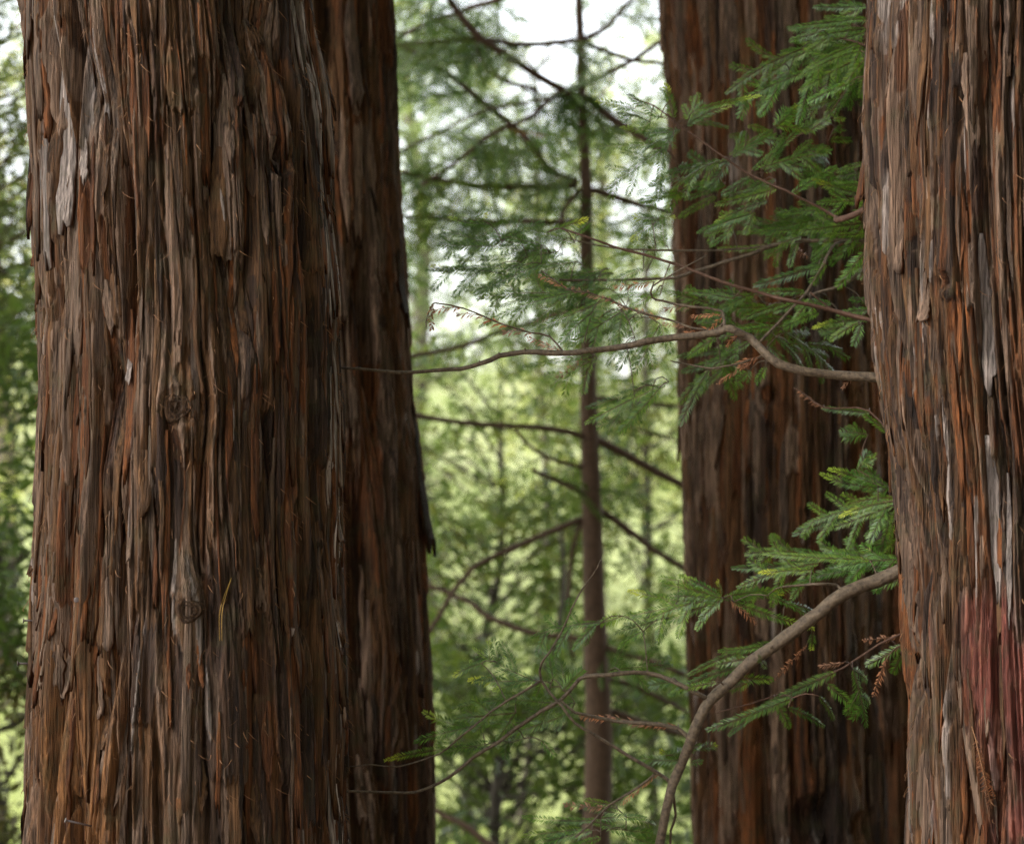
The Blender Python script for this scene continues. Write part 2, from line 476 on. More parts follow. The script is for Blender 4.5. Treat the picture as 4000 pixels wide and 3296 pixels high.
    def build(s, root):
        nz, nu, _ = s.V.shape
        a = np.arange(nz - 1)[:, None] * nu; i = np.arange(nu)[None, :]; i2 = (i + 1) % nu
        Q = np.stack([a + i, a + i2, a + nu + i2, a + nu + i], -1).reshape(-1, 4)
        V = s.V.reshape(-1, 3) - np.array(root.location)
        me = quads_mesh('trunk', V, Q, M_BARK, s.colr.reshape(-1, 3))
        s.o = link(bpy.data.objects.new('trunk', me), root)
        return s.o
    def strip(s, root, t0, za, L, w, lift, thick, color, lean=0.0, curl=0.0, name='bark_strip', rows=9, label=None, tip=0.4, tone=1.0):
        """one peeling strip of bark that follows the trunk and comes loose at its lower end"""
        cols = 5; top = []; bot = []
        rnd = [random.uniform(-1, 1) for _ in range(rows)]; cut = [random.uniform(-1, 1) for _ in range(cols)]
        for j in range(rows):
            q = j / (rows - 1)
            z = za + L * q
            ww = w * (min(1, tip + q * 3.0) * min(1, 0.25 + (1 - q) * 2.2)) * (1 + 0.16 * rnd[j])
            sc = t0 * s.R + lean * (q - 0.5) * L + 0.0015 * rnd[-j - 1]
            for i in range(cols):
                p = i / (cols - 1) - 0.5
                t = (sc + p * ww) / s.R
                h = 0.5 * s.height(t, z, 6) + 0.5 * s.height(sc / s.R, z, 10)
                fr = max(0.0, 1 - q * 1.6)
                h += 0.0015 + lift * fr ** 1.7 + thick * (0.6 - 0.9 * p * p) + curl * fr * p * 2
                zz = z + (0.034 * cut[i] * min(1, L * 3) if j == 0 else 0)
                top.append(s.point(t, zz, h)); bot.append(s.point(t, zz, h - thick - 0.0015 - (0.012 if fr == 0 else 0)))
        V = top + bot; n = rows * cols; Q = []
        for j in range(rows - 1):
            for i in range(cols - 1):
                a = j * cols + i
                Q.append((a, a + 1, a + cols + 1, a + cols)); Q.append((n + a, n + a + cols, n + a + cols + 1, n + a + 1))
        ring = [i for i in range(cols)] + [j * cols + cols - 1 for j in range(1, rows)] + [(rows - 1) * cols + i for i in range(cols - 2, -1, -1)] + [j * cols for j in range(rows - 2, 0, -1)]
        for k in range(len(ring)):
            a = ring[k]; b = ring[(k + 1) % len(ring)]
            Q.append((b, a, n + a, n + b))
        base = s.point(t0, za + L * 0.5, 0)
        loc = Vector(root.location)
        V = np.array([tuple(v - base) for v in V])
        cc = np.array(color)[None, :] * (0.85 + 0.3 * np.random.default_rng(int(abs(t0) * 1e5) % 9999).random((2 * n, 1)))
        cc[n:] = RUST * 1.1
        me = quads_mesh(name, V, Q, M_BARK, cc, False)
        o = link(bpy.data.objects.new(name, me), s.o)
        o.location = base - loc
        if label: o['label'] = label
        return o
    def strips(s, root, n, tmax=1.75, zr=(0.5, 2.55), scale=1.0):
        for k in range(n):
            t = random.uniform(-tmax, tmax); L = random.uniform(0.10, 0.55) * scale; w = random.uniform(0.006, 0.026) * scale
            c = random.choice([GREY * 0.9, GREY * 0.7, BROWN, BROWN * 1.1, RUST, RUST * 0.8, BROWN * 0.8])
            s.strip(root, t, random.uniform(zr[0], zr[1] - L * 0.6), L, w, random.choice([0, 0.002, 0.004, 0.008, 0.012]), random.uniform(0.002, 0.005), c * random.uniform(0.8, 1.15), random.gauss(0, 0.02), random.gauss(0, 0.003), tip=random.choice([0.08, 0.12, 0.2, 0.9]))
    def fibres(s, root, n, tmax=1.7, zr=(0.5, 2.55), edge=0.4):
        V = []; F = []
        for k in range(n):
            if random.random() < edge: t = random.choice([-1, 1]) * random.uniform(1.2, 1.6)
            else: t = random.uniform(-tmax, tmax)
            z = random.uniform(*zr)
            if random.random() < 0.6:            # they come in little tufts
                t = round(t * 9) / 9 + random.gauss(0, 0.012); z = round(z * 7) / 7 + random.gauss(0, 0.02)
            L = random.uniform(0.010, 0.050); a = random.uniform(-0.9, 0.9); out = random.uniform(0.001, 0.016); wd = random.uniform(0.0004, 0.0010)
            h = s.height(t, z)
            b = len(V)
            for q in range(4):
                u = q / 3
                p = s.point(t + math.sin(a) * L * u / s.R, z - math.cos(a) * L * u * (1 - 0.4 * u), h - 0.001 + out * math.sin(u * 2.2) + 0.001)
                ww = wd * (1 - 0.7 * u)
                V.append(p + Vector((ww, 0, ww * 0.4))); V.append(p - Vector((ww, 0, ww * 0.4)))
            for q in range(3): F.append((b + 2 * q, b + 2 * q + 1, b + 2 * q + 3, b + 2 * q + 2))
        V = np.array([tuple(v) for v in V]) - np.array(root.location)
        o = link(bpy.data.objects.new('bark_fibres', quads_mesh('bark_fibres', V, F, M_FIBRE, None, False)), s.o)
        o['kind'] = 'stuff'
    def knot(s, root, t0, z0, rk, depth=0.012):
        """rings of an old branch scar"""
        rings = 7; seg = 20; V = []; Q = []; h0 = s.height(t0, z0, 6) + depth
        for j in range(rings + 1):
            q = j / rings
            for k in range(seg):
                a = 2 * math.pi * k / seg; r = rk * q * (1 + 0.12 * math.sin(3 * a + 1))
                h = h0 + (0.004 if j % 2 else -0.002) - 0.016 * (q > 0.95) - 0.010 * max(0, 1 - q * 2.4)
                V.append(s.point(t0 + r * math.cos(a) / s.R, z0 + r * 0.95 * math.sin(a), h))
        for j in range(rings):
            for k in range(seg):
                k2 = (k + 1) % seg
                Q.append((j * seg + k, j * seg + k2, (j + 1) * seg + k2, (j + 1) * seg + k))
        base = s.point(t0, z0, 0)
        V = np.array([tuple(v - base) for v in V])
        cc = np.tile(BROWN * 0.75, (len(V), 1)); cc[::3] *= 0.8
        o = link(bpy.data.objects.new('knot', quads_mesh('knot', V, Q, M_BARK, cc)), s.o)
        o.location = base - Vector(root.location)

# ------------------------------------------------------------------ needle sprays (two-ranked redwood leaves)
G_DK = np.array([0.066, 0.145, 0.020]); G_MD = np.array([0.118, 0.222, 0.030]); G_LIME = np.array([0.42, 0.56, 0.07]); DRYC = np.array([0.34, 0.165, 0.095])

def spray_mesh(L, seed, fresh=False, dry=False, compound=False):
    rg = random.Random(seed)
    V = []; F = []; C = []
    def needle(p, d, n, ln, wd, c):
        b = len(V); side = d.cross(n).normalized()
        m = p + d * ln * 0.5 + n * ln * 0.03
        V.extend([p - side * wd * 0.25, m - side * wd * 0.5, p + d * ln - n * ln * 0.08, m + side * wd * 0.5]); F.append((b, b + 1, b + 2, b + 3)); C.extend([c] * 4)
    def axis(p0, d0, n0, Ln, fresh_tip, r0):
        m = max(5, int(Ln / 0.012)); pts = []; p = Vector(p0); d = Vector(d0)
        side = d.cross(n0).normalized(); bend = rg.gauss(0, 0.25) / m; sag = rg.uniform(0.05, 0.45) / m
        for i in range(m + 1):
            pts.append((Vector(p), Vector(d))); d = (d + side * bend - n0 * sag).normalized(); p = p + d * (Ln / m)
        tc = DRYC * 0.6 if dry else (np.array([0.10, 0.075, 0.03]))
        for i in range(m):                                # stem: thin three-sided tube
            b = len(V); (a, da), (c, dc) = pts[i], pts[i + 1]
            ra = r0 * (1 - 0.7 * i / m); rb = r0 * (1 - 0.7 * (i + 1) / m)
            s1 = da.cross(n0).normalized(); n1 = s1.cross(da)
            for (q, rr_) in ((a, ra), (c, rb)):
                for k in range(3):
                    an = 2 * math.pi * k / 3; V.append(q + (s1 * math.cos(an) + n1 * math.sin(an)) * rr_); C.append(tc)
            for k in range(3):
                k2 = (k + 1) % 3; F.append((b + k, b + k2, b + 3 + k2, b + 3 + k))
        nn = int(Ln / (0.0030 if dry else 0.0019))
        for k in range(nn):
            q = (k + 0.5) / nn
            if dry and rg.random() < 0.2: continue
            x = q * m; i = min(int(x), m - 1); pp = pts[i][0].lerp(pts[i + 1][0], x - i); d = pts[i][1]
            sd = d.cross(n0).normalized(); nl = sd.cross(d).normalized()
            full = 0.0195 * min(1, 0.45 + q * 3.2) * min(1, 0.40 + (1 - q) * 3.0) * rg.uniform(0.85, 1.12)
            s = 1 if k % 2 else -1
            an = R(rg.uniform(48, 66)) - q * 0.35
            c = G_DK * rg.uniform(0.8, 1.2) if rg.random() < 0.6 else G_MD * rg.uniform(0.85, 1.2)
            dip = rg.uniform(-0.05, 0.32)
            if dry: c = DRYC * rg.uniform(0.6, 1.3); an = R(rg.uniform(20, 50)); dip = rg.uniform(0.2, 1.3); full *= 0.9
            elif fresh_tip and q > 0.74:
                c = G_LIME * rg.uniform(0.8, 1.1); an = R(rg.uniform(25, 60)); dip = rg.uniform(-0.4, 0.2); full *= 0.8
            elif fresh_tip and q > 0.62: c = c * 0.45 + G_LIME * 0.4
            dv = (d * math.cos(an) + sd * (s * math.sin(an)) - nl * dip).normalized()
            needle(pp, dv, nl, full, 0.0036 if dry else 0.0027 if not fresh_tip or q < 0.8 else 0.0030, c)
        return pts
    z = Vector((0, 0, 1)); x = Vector((1, 0, 0))
    pts = axis(Vector((0, 0, 0)), x, z, L, fresh, 0.0011 if not compound else 0.0017)
    if compound:
        k = max(3, int(L / 0.035)); m = len(pts)
        for i in range(k):
            q = 0.12 + 0.78 * (i + rg.uniform(-0.3, 0.3)) / k
            pp, d = pts[min(m - 1, max(0, int(q * m)))]
            s = 1 if i % 2 else -1
            sd = d.cross(z).normalized()
            an = R(rg.uniform(35, 58))
            axis(pp, (d * math.cos(an) + sd * s * math.sin(an) + z * rg.gauss(-0.05, 0.12)).normalized(), z, L * (0.62 - 0.42 * q) * rg.uniform(0.75, 1.2), fresh and rg.random() < 0.6, 0.001)
    V = np.array([tuple(v) for v in V])
    return quads_mesh('needle_spray', V, F, M_DRY if dry else M_NEEDLE, np.array(C), False)

LENS = [0.055, 0.09, 0.14, 0.21, 0.30]
SPRAY = {}
for li, L_ in enumerate(LENS):
    for v_ in range(3):
        SPRAY[('g', li, v_)] = spray_mesh(L_, 100 + li * 7 + v_)
        SPRAY[('f', li, v_)] = spray_mesh(L_, 200 + li * 7 + v_, fresh=True)
    for v_ in range(2):
        SPRAY[('d', li, v_)] = spray_mesh(L_, 300 + li * 7 + v_, dry=True)
        SPRAY[('k', li, v_)] = spray_mesh(L_, 400 + li * 7 + v_, compound=True)
        SPRAY[('m', li, v_)] = spray_mesh(L_, 500 + li * 7 + v_, fresh=True, compound=True)
NV = {'g': 3, 'f': 3, 'd': 2, 'k': 2, 'm': 2}

def spray(base, tip, kind, parent, up=None, name=None):
    d = tip - base; L = d.length
    if L < 0.01: return None
    li = min(range(len(LENS)), key=lambda i: abs(math.log(LENS[i] / L)))
    me = SPRAY[(kind, li, random.randrange(NV[kind]))]
    o = bpy.data.objects.new(name or ('dry_needle_spray' if kind == 'd' else 'needle_spray'), me)
    link(o)
    x = d.normalized()
    if up is None:
        up = Vector((random.gauss(0, 0.25), -1.0 + random.gauss(0, 0.28), 0.55))
    zz = (up - x * up.dot(x)).normalized(); y = zz.cross(x)
    sc = L / LENS[li]
    mt = Matrix((x, y, zz)).transposed().to_4x4()
    o.rotation_euler = mt.to_euler(); o.scale = (sc, min(max(sc, 0.8), 1.25), min(max(sc, 0.8), 1.25))
    o.location = base
    child(o, parent)
    return o

# ------------------------------------------------------------------ branches with sprays
def conv(crop, x, y):
    ox, oy, s = CROPS[crop]
    return ox + x * s, oy + y * s
K = 1400 / 2107
CROPS = {'4': (1250, 0, K), '5': (1250, 1100, K), '6': (1250, 2146, K), '7': (2600, 0, K), '8': (2600, 1100, K), '9': (2600, 2146, K), 'r': (2300, 600, 1200 / 2083), 'p': (0, 0, 1)}

def path3(crop, pts, Ya, Yb, ra, rb, jit=0.02):
    n = len(pts); out = []
    for i, (x, y) in enumerate(pts):
        q = i / max(1, n - 1); Y = Ya + (Yb - Ya) * q + random.uniform(-jit, jit)
        px, py = conv(crop, x, y)
        out.append((P(px, py, Y), (ra + (rb - ra) * q) / FPX * Y))
    return out

class Branches:
    """branches of one tree; every spray is joined by a thin twig to the nearest wood"""
    def __init__(s, root, step=0.03):
        s.root = root; s.items = []; s.pool = []; s.lab = []; s.step = step
    def branch(s, paths, mat=None, label=None, wob=0.0006):
        mb = MB(); idx = len(s.items)
        own = []
        for p in paths:
            if own:                                         # a side twig starts on the wood it grows from
                q = min(own, key=lambda v: (v - p[0][0]).length)
                if (q - p[0][0]).length < 0.14: p = [(q, p[0][1])] + p[1:]
            pts, rad = smooth_path(p, s.step, wob)
            mb.tube(pts, [max(r, 0.0009) for r in rad], 8, 0.09)
            own += pts
            for v in pts: s.pool.append(v); s.lab.append(idx)
            if s.step <= 0.03 and len(pts) > 10:           # small scars and bud knobs
                for _ in range(int(len(pts) * 0.25)):
                    i = random.randrange(2, len(pts) - 2); dv = Vector((random.gauss(0, 1), random.gauss(0, 1), random.gauss(0, 1))).normalized()
                    mb.tube([pts[i], pts[i] + dv * (rad[i] + random.uniform(0.001, 0.004))], [rad[i] * 0.55, rad[i] * 0.25], 5)
        s.items.append(dict(mb=mb, mat=mat or M_TWIG, sprays=[], label=label))
        return idx
    def add(s, base, tip, kind):
        s.items[0].setdefault('q', []).append((base, tip, kind))
    def finish(s, maxlink=9):
        q = s.items[0].get('q', [])
        A = np.array([tuple(v) for v in s.pool])
        def dd(b): return float(np.min(np.linalg.norm(A - np.array(tuple(b)), axis=1)))
        q.sort(key=lambda e: dd(e[0]))
        for base, tip, kind in q:
            A = np.array([tuple(v) for v in s.pool])
            dist = np.linalg.norm(A - np.array(tuple(base)), axis=1)
            i = int(np.argmin(dist)); it = s.items[s.lab[i]]
            if dist[i] > 0.004:
                a = s.pool[i]; mid = (a + base) * 0.5 + Vector((0, 0, 0.12 * dist[i]))
                pts, rad = smooth_path([(a, 0.0016), (mid, 0.0014), (base, 0.0011)], 0.02)
                it['mb'].tube(pts, rad, 5)
            it['sprays'].append((base, tip, kind))
            if dist[i] > 0.004:
                lb = s.lab[i]
                for v in pts[1:]: s.pool.append(v); s.lab.append(lb)
        for it in s.items:
            o = it['mb'].build('branch', it['mat'], s.root)
            if it['label']: o['label'] = it['label']
            for b, t, k in it['sprays']: spray(b, t, k, o)

# ------------------------------------------------------------------ the five big redwoods
def redwood(edges, Y0, label, **kw):
    T = Trunk(edges, Y0, **kw)
    root = thing('redwood_tree', (T.cx0, Y0, 0), label, 'tree', 'redwood trees')
    T.root = root
    T.build(root)
    return T

A_EDGE = [(-200, 60, 1212), (0, 72, 1225), (400, 88, 1288), (800, 118, 1302), (1150, 138, 1328), (1500, 146, 1334), (1900, 138, 1332), (2300, 122, 1342), (2600, 104, 1356), (2900, 92, 1362), (3296, 74, 1368), (3500, 60, 1385)]
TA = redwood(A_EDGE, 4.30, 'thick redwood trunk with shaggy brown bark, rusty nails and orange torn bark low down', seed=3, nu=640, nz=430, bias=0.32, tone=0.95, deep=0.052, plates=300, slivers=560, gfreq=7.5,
             knots=[(800, 285, 0.055, 0.012, 0.018), (1085, 600, 0.06, 0.014, 0.026), (690, 1590, 0.06, 0.02, 0.012), (790, 1595, 0.045, 0.012, 0.012), (735, 2385, 0.05, 0.008, 0.0), (430, 1870, 0.04, 0.01, 0.004), (850, 1330, 0.05, 0.012, 0.004), (650, 1850, 0.05, 0.012, 0.0)],
             stains=[(250, 3050, 0.14, 0.22, (0.22, 0.092, 0.028), 0.9, 0), (300, 2700, 0.10, 0.10, (0.19, 0.085, 0.03), 0.65, 0)], greyness=0.5)
B_EDGE = [(-200, 690, 1535), (0, 690, 1545), (700, 700, 1562), (1150, 705, 1588), (1500, 710, 1610), (1800, 715, 1642), (2146, 720, 1652), (2500, 725, 1668), (3000, 730, 1692), (3296, 735, 1700)]
TB = redwood(B_EDGE, 5.55, 'dark redwood trunk standing close behind the nail-studded trunk', seed=8, tone=1.2, fine=0.006, gfreq=6.5, nu=380, nz=300, zdense=(0.2, 2.8), deep=0.055, plates=200, slivers=380, greyness=0.5,
             knots=[(1500, 1250, 0.05, 0.012, 0.014), (1390, 400, 0.05, 0.01, 0.02)])
D_EDGE = [(-200, 2540, 3425), (0, 2560, 3425), (400, 2598, 3430), (900, 2630, 3435), (1400, 2648, 3440), (1700, 2658, 3442), (2100, 2668, 3446), (2600, 2690, 3452), (3296, 2712, 3465)]
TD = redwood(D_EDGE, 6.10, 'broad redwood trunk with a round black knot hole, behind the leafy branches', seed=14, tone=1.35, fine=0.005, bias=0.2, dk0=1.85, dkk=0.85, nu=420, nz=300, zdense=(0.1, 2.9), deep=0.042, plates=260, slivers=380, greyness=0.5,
             knots=[(3000, 1545, 0.045, 0.012, 0.045), (3170, 3190, 0.10, 0.012, 0.05), (3350, 3230, 0.08, 0.01, 0.04), (3220, 2890, 0.06, 0.01, 0.015)],
             stains=[(3200, 3200, 0.13, 0.12, (0.02, 0.013, 0.01), 0.7, 0), (3250, 2850, 0.08, 0.10, (0.02, 0.013, 0.01), 0.7, 0), (3150, 900, 0.10, 0.5, (0.03, 0.018, 0.012), 0.7, 0)])
E_EDGE = [(-200, 3396, 4560), (0, 3392, 4560), (500, 3380, 4570), (800, 3388, 4580), (1050, 3392, 4590), (1400, 3425, 4600), (1600, 3452, 4610), (1750, 3478, 4615), (2000, 3500, 4620), (2250, 3520, 4625), (2600, 3532, 4635), (2900, 3545, 4645), (3296, 3556, 4660)]
TE = redwood(E_EDGE, 4.20, 'redwood trunk with finely ridged fibrous bark and a red paint stain', seed=21, tone=0.82, dk0=1.65, dkk=0.92, nu=560, nz=430, fine=0.017, gfreq=11, pw=(0.016, 0.05), deep=0.050, plates=520, slivers=1200, greyness=0.6,
             knots=[(3905, 90, 0.022, 0.004, 0.02), (3690, 1090, 0.03, 0.008, 0.018)],
             stains=[(3925, 2560, 0.085, 0.42, (0.25, 0.068, 0.046), 0.8, 0.165), (3800, 2480, 0.05, 0.16, (0.16, 0.048, 0.032), 0.45, 0.09), (4050, 2900, 0.05, 0.4, (0.2, 0.06, 0.04), 0.55, 0.3)])
F_EDGE = [(-200, 3270, 3760), (0, 3270, 3760), (1648, 3290, 3780), (3296, 3310, 3800)]
TF = redwood(F_EDGE, 7.40, 'far redwood trunk half hidden between the knot-hole trunk and the paint-stained trunk', seed=29, nu=200, nz=200, zdense=(0.0, 3.2), deep=0.034, plates=150, slivers=150, greyness=0.55)

TA.strips(TA.root, 250); TE.strips(TE.root, 170, scale=0.75); TB.strips(TB.root, 110, zr=(0.3, 2.75), scale=1.2); TD.strips(TD.root, 120, zr=(0.2, 2.85), scale=1.2); TF.strips(TF.root, 40, zr=(0.1, 3.1), scale=1.3)
def at_strip(T, px, py0, py1, w, lift, thick, color, lean=0.0, curl=0.0, tip=0.85, tshift=0.0, label=None):
    t, za = T.pix(px, py1); t2, zb = T.pix(px, py0)
    T.strip(T.root, t + tshift, za, zb - za, w, lift, thick, np.array(color), lean, curl, rows=14, label=label, tip=tip)
# slabs and chips that stand out
at_strip(TA, 78, -150, 850, 0.07, 0.020, 0.007, DARK * 1.3, 0.0, -0.004, 0.7, -0.12)
at_strip(TA, 230, 60, 900, 0.045, 0.010, 0.006, PALE * 0.72); at_strip(TA, 185, 500, 1030, 0.022, 0.006, 0.005, PALE * 0.6)
at_strip(TA, 312, 480, 715, 0.020, 0.014, 0.003, PALE * 1.0, -0.12, 0.0, 0.7); at_strip(TA, 385, 120, 460, 0.016, 0.008, 0.004, PALE * 0.6)
at_strip(TA, 480, 1300, 1490, 0.016, 0.016, 0.003, PALE * 0.75, 0.05); at_strip(TA, 500, 1950, 2200, 0.012, 0.012, 0.003, GREY)
rs_ = random.Random(4)
for k in range(26):
    x_ = rs_.uniform(130, 420); y_ = rs_.uniform(2350, 2700); at_strip(TA, x_, y_ - rs_.uniform(120, 420), y_ + 0.5 * (x_ - 130), rs_.uniform(0.008, 0.026), rs_.uniform(0.003, 0.013), rs_.uniform(0.0025, 0.005), [GREY, GREY * 1.15, BROWN * 1.2, RUST][k % 4], rs_.gauss(0, 0.03), rs_.gauss(0, 0.002), rs_.choice([0.15, 0.9, 0.9]))
at_strip(TA, 780, 2500, 2690, 0.012, 0.012, 0.003, RUST * 1.1, -0.1, 0, 0.2); at_strip(TA, 735, 2480, 2700, 0.009, 0.012, 0.003, RUST, 0, 0, 0.2)
at_strip(TA, 1318, 700, 1200, 0.02, 0.010, 0.004, PALE * 0.8, 0, 0, 0.6, 0.05); at_strip(TA, 1262, 100, 640, 0.03, 0.012, 0.005, GREY * 1.1, 0, 0, 0.6, 0.1)
at_strip(TA, 880, 560, 1000, 0.045, 0.014, 0.008, BROWN * 1.3, 0.1); at_strip(TA, 900, 860, 1020, 0.022, 0.012, 0.003, GREY)
at_strip(TE, 3392, 330, 770, 0.05, 0.022, 0.006, RUST * 0.7, 0, -0.004, 0.6, -0.06); at_strip(TE, 3790, 190, 560, 0.03, 0.006, 0.004, GREY * 1.0, -0.1, 0, 0.4)
at_strip(TE, 3880, 1700, 2330, 0.035, 0.006, 0.004, PALE * 0.5, tip=0.2); at_strip(TE, 3945, 1850, 2420, 0.014, 0.008, 0.003, PALE * 0.45, tip=0.2); at_strip(TE, 3860, 900, 1500, 0.03, 0.008, 0.005, PALE * 0.5)
at_strip(TE, 3570, 1000, 1560, 0.018, 0.012, 0.004, PALE * 0.5, tip=0.1); at_strip(TE, 3490, 780, 1040, 0.03, 0.014, 0.006, GREY)
at_strip(TE, 3615, 1050, 1250, 0.03, 0.016, 0.005, GREY * 1.1); at_strip(TE, 3770, 2640, 3250, 0.022, 0.012, 0.004, GREY * 0.9, -0.12)
at_strip(TB, 1640, 1560, 2150, 0.06, 0.030, 0.008, DARK, 0, 0.004, 0.7, 0.12); at_strip(TB, 1575, 900, 1250, 0.05, 0.012, 0.006, DARK * 1.3, 0, 0, 0.5, 0.08); at_strip(TB, 1385, -60, 390, 0.05, 0.02, 0.008, GREY * 0.9)
rs_ = random.Random(9)
for k in range(16):
    y_ = rs_.uniform(-100, 3000); at_strip(TB, rs_.uniform(1320, 1500), y_, y_ + rs_.uniform(250, 700), rs_.uniform(0.014, 0.035), 0.008, 0.006, GREY * rs_.uniform(1.2, 1.9), 0, 0, rs_.choice([0.15, 0.8]))
for k in range(14):  # lighter strips that paint a lit rim along the right edge
    y_ = rs_.uniform(-100, 3000); at_strip(TA, 1300 + 0.012 * y_, y_, y_ + rs_.uniform(150, 600), rs_.uniform(0.008, 0.02), rs_.uniform(0.004, 0.012), 0.003, GREY * rs_.uniform(1.0, 2.0), 0, 0.002, rs_.choice([0.15, 0.8]), rs_.uniform(0, 0.12))
for k in range(26):  # pale strips standing in for rim light on the right silhouette
    y_ = rs_.uniform(-200, 3000); L_ = rs_.uniform(300, 900)
    xe = np.interp(y_ + L_ / 2, [e_[0] for e_ in A_EDGE], [e_[2] for e_ in A_EDGE])
    at_strip(TA, xe - rs_.uniform(6, 40), y_, y_ + L_, rs_.uniform(0.006, 0.013), rs_.uniform(0.002, 0.008), 0.003, PALE * rs_.uniform(0.6, 1.15), 0, 0.001, rs_.choice([0.15, 0.8]))
for T, lst in ((TA, [4, 2]), (TD, []), (TB, [0])):
    for k in lst: T.knot(T.root, T.kpos[k][0], T.kpos[k][1], T.kpos[k][2] * 0.62, 0.004)
TA.fibres(TA.root, 1500); TE.fibres(TE.root, 1100, edge=0.5); TB.fibres(TB.root, 250); TD.fibres(TD.root, 200)

# ------------------------------------------------------------------ branches of the paint-stained redwood
BR = Branches(TE.root)
b1 = BR.branch([path3('p', [(3640, 1478), (3480, 1475), (3300, 1468), (3150, 1450), (3040, 1420), (2980, 1370), (2930, 1320), (2870, 1290), (2835, 1283), (2800, 1300), (2600, 1322), (2520, 1336), (2400, 1360), (2300, 1370), (2200, 1380), (2050, 1374), (1950, 1392), (1880, 1420), (1800, 1440), (1700, 1446), (1600, 1456), (1500, 1450), (1400, 1441), (1325, 1436)], 4.36, 4.46, 21, 5),
                path3('r', [(925, 1180), (905, 1070), (700, 1040), (500, 1000), (432, 978), (435, 900), (550, 830), (650, 770), (800, 690)], 4.44, 4.40, 6, 2.5),
                path3('p', [(2835, 1285), (2790, 1290), (2703, 1280), (2617, 1251), (2530, 1228), (2444, 1199), (2358, 1164), (2300, 1144), (2213, 1130), (2114, 1057)], 4.44, 4.50, 5, 2.5),
                path3('p', [(2197, 1378), (2147, 1313), (2067, 1299), (1981, 1273), (1901, 1240), (1815, 1206), (1715, 1186), (1689, 1190), (1669, 1240), (1665, 1279)], 4.44, 4.38, 4, 2.2),
                path3('8', [(600, 470), (560, 440), (450, 480), (270, 510), (100, 480), (30, 465)], 4.42, 4.36, 5, 2.5)], M_TWIG, 'crooked bare tan branch with shrivelled brown leaves')
b2 = BR.branch([path3('r', [(2150, 1190), (1920, 1130), (1700, 1075), (1500, 1025), (1350, 995), (1200, 955), (980, 895), (800, 830), (650, 770), (450, 705), (200, 640), (0, 570), (-180, 510)], 4.52, 4.62, 9, 4),
                path3('r', [(1900, 1165), (1700, 1090), (1500, 940)], 4.54, 4.56, 5, 3)], M_TWIG_RED)
b4 = BR.branch([path3('7', [(1500, 1100), (1240, 1200), (1040, 1290), (1000, 1290)], 4.55, 4.62, 15, 11, 0.0), path3('7', [(1040, 1285), (990, 1270), (900, 1220), (700, 1120), (500, 1030), (350, 930), (200, 820), (50, 710), (-70, 620), (-190, 580)], 4.62, 4.75, 6, 2.5)], M_TWIG_RED)
b5 = BR.branch([path3('r', [(2150, 680), (1880, 790), (1720, 890), (1500, 960)], 4.60, 4.75, 12, 5)], M_TWIG)
b6 = BR.branch([path3('r', [(2200, 560), (1800, 590), (1350, 600), (1040, 700), (850, 760), (700, 800), (600, 840), (400, 850), (0, 860), (-200, 855)], 4.70, 4.80, 9, 5), path3('r', [(1340, 610), (900, 655), (300, 650), (0, 610), (-150, 570)], 4.72, 4.78, 5, 3), path3('r', [(1760, 592), (1700, 600), (1640, 650), (1520, 880), (1350, 1080), (1150, 1290)], 4.70, 4.62, 5, 6)], M_TWIG)
b0 = BR.branch([path3('7', [(1600, 560), (1300, 340), (1150, 260), (1000, 230), (800, 290), (560, 400)], 4.60, 4.90, 6, 2.5), path3('7', [(1250, 300), (1170, 450), (1070, 520), (960, 680), (850, 760), (700, 850), (560, 950)], 4.66, 4.82, 4, 2.5)], M_TWIG_RED)
b3 = BR.branch([path3('8', [(1600, 1270), (1360, 1285), (1250, 1300), (1100, 1340)], 4.50, 4.62, 5, 2.5)], M_TWIG_RED)
b11 = BR.branch([path3('8', [(1600, 1690), (1400, 1660), (1250, 1640), (1000, 1625), (700, 1640)], 4.55, 4.66, 5, 2.5)], M_TWIG_RED)
b12 = BR.branch([path3('8', [(1500, 1000), (1310, 880), (1200, 760), (1060, 740), (930, 740), (830, 670), (755, 625)], 4.50, 4.56, 4, 3)], M_TWIG_RED)
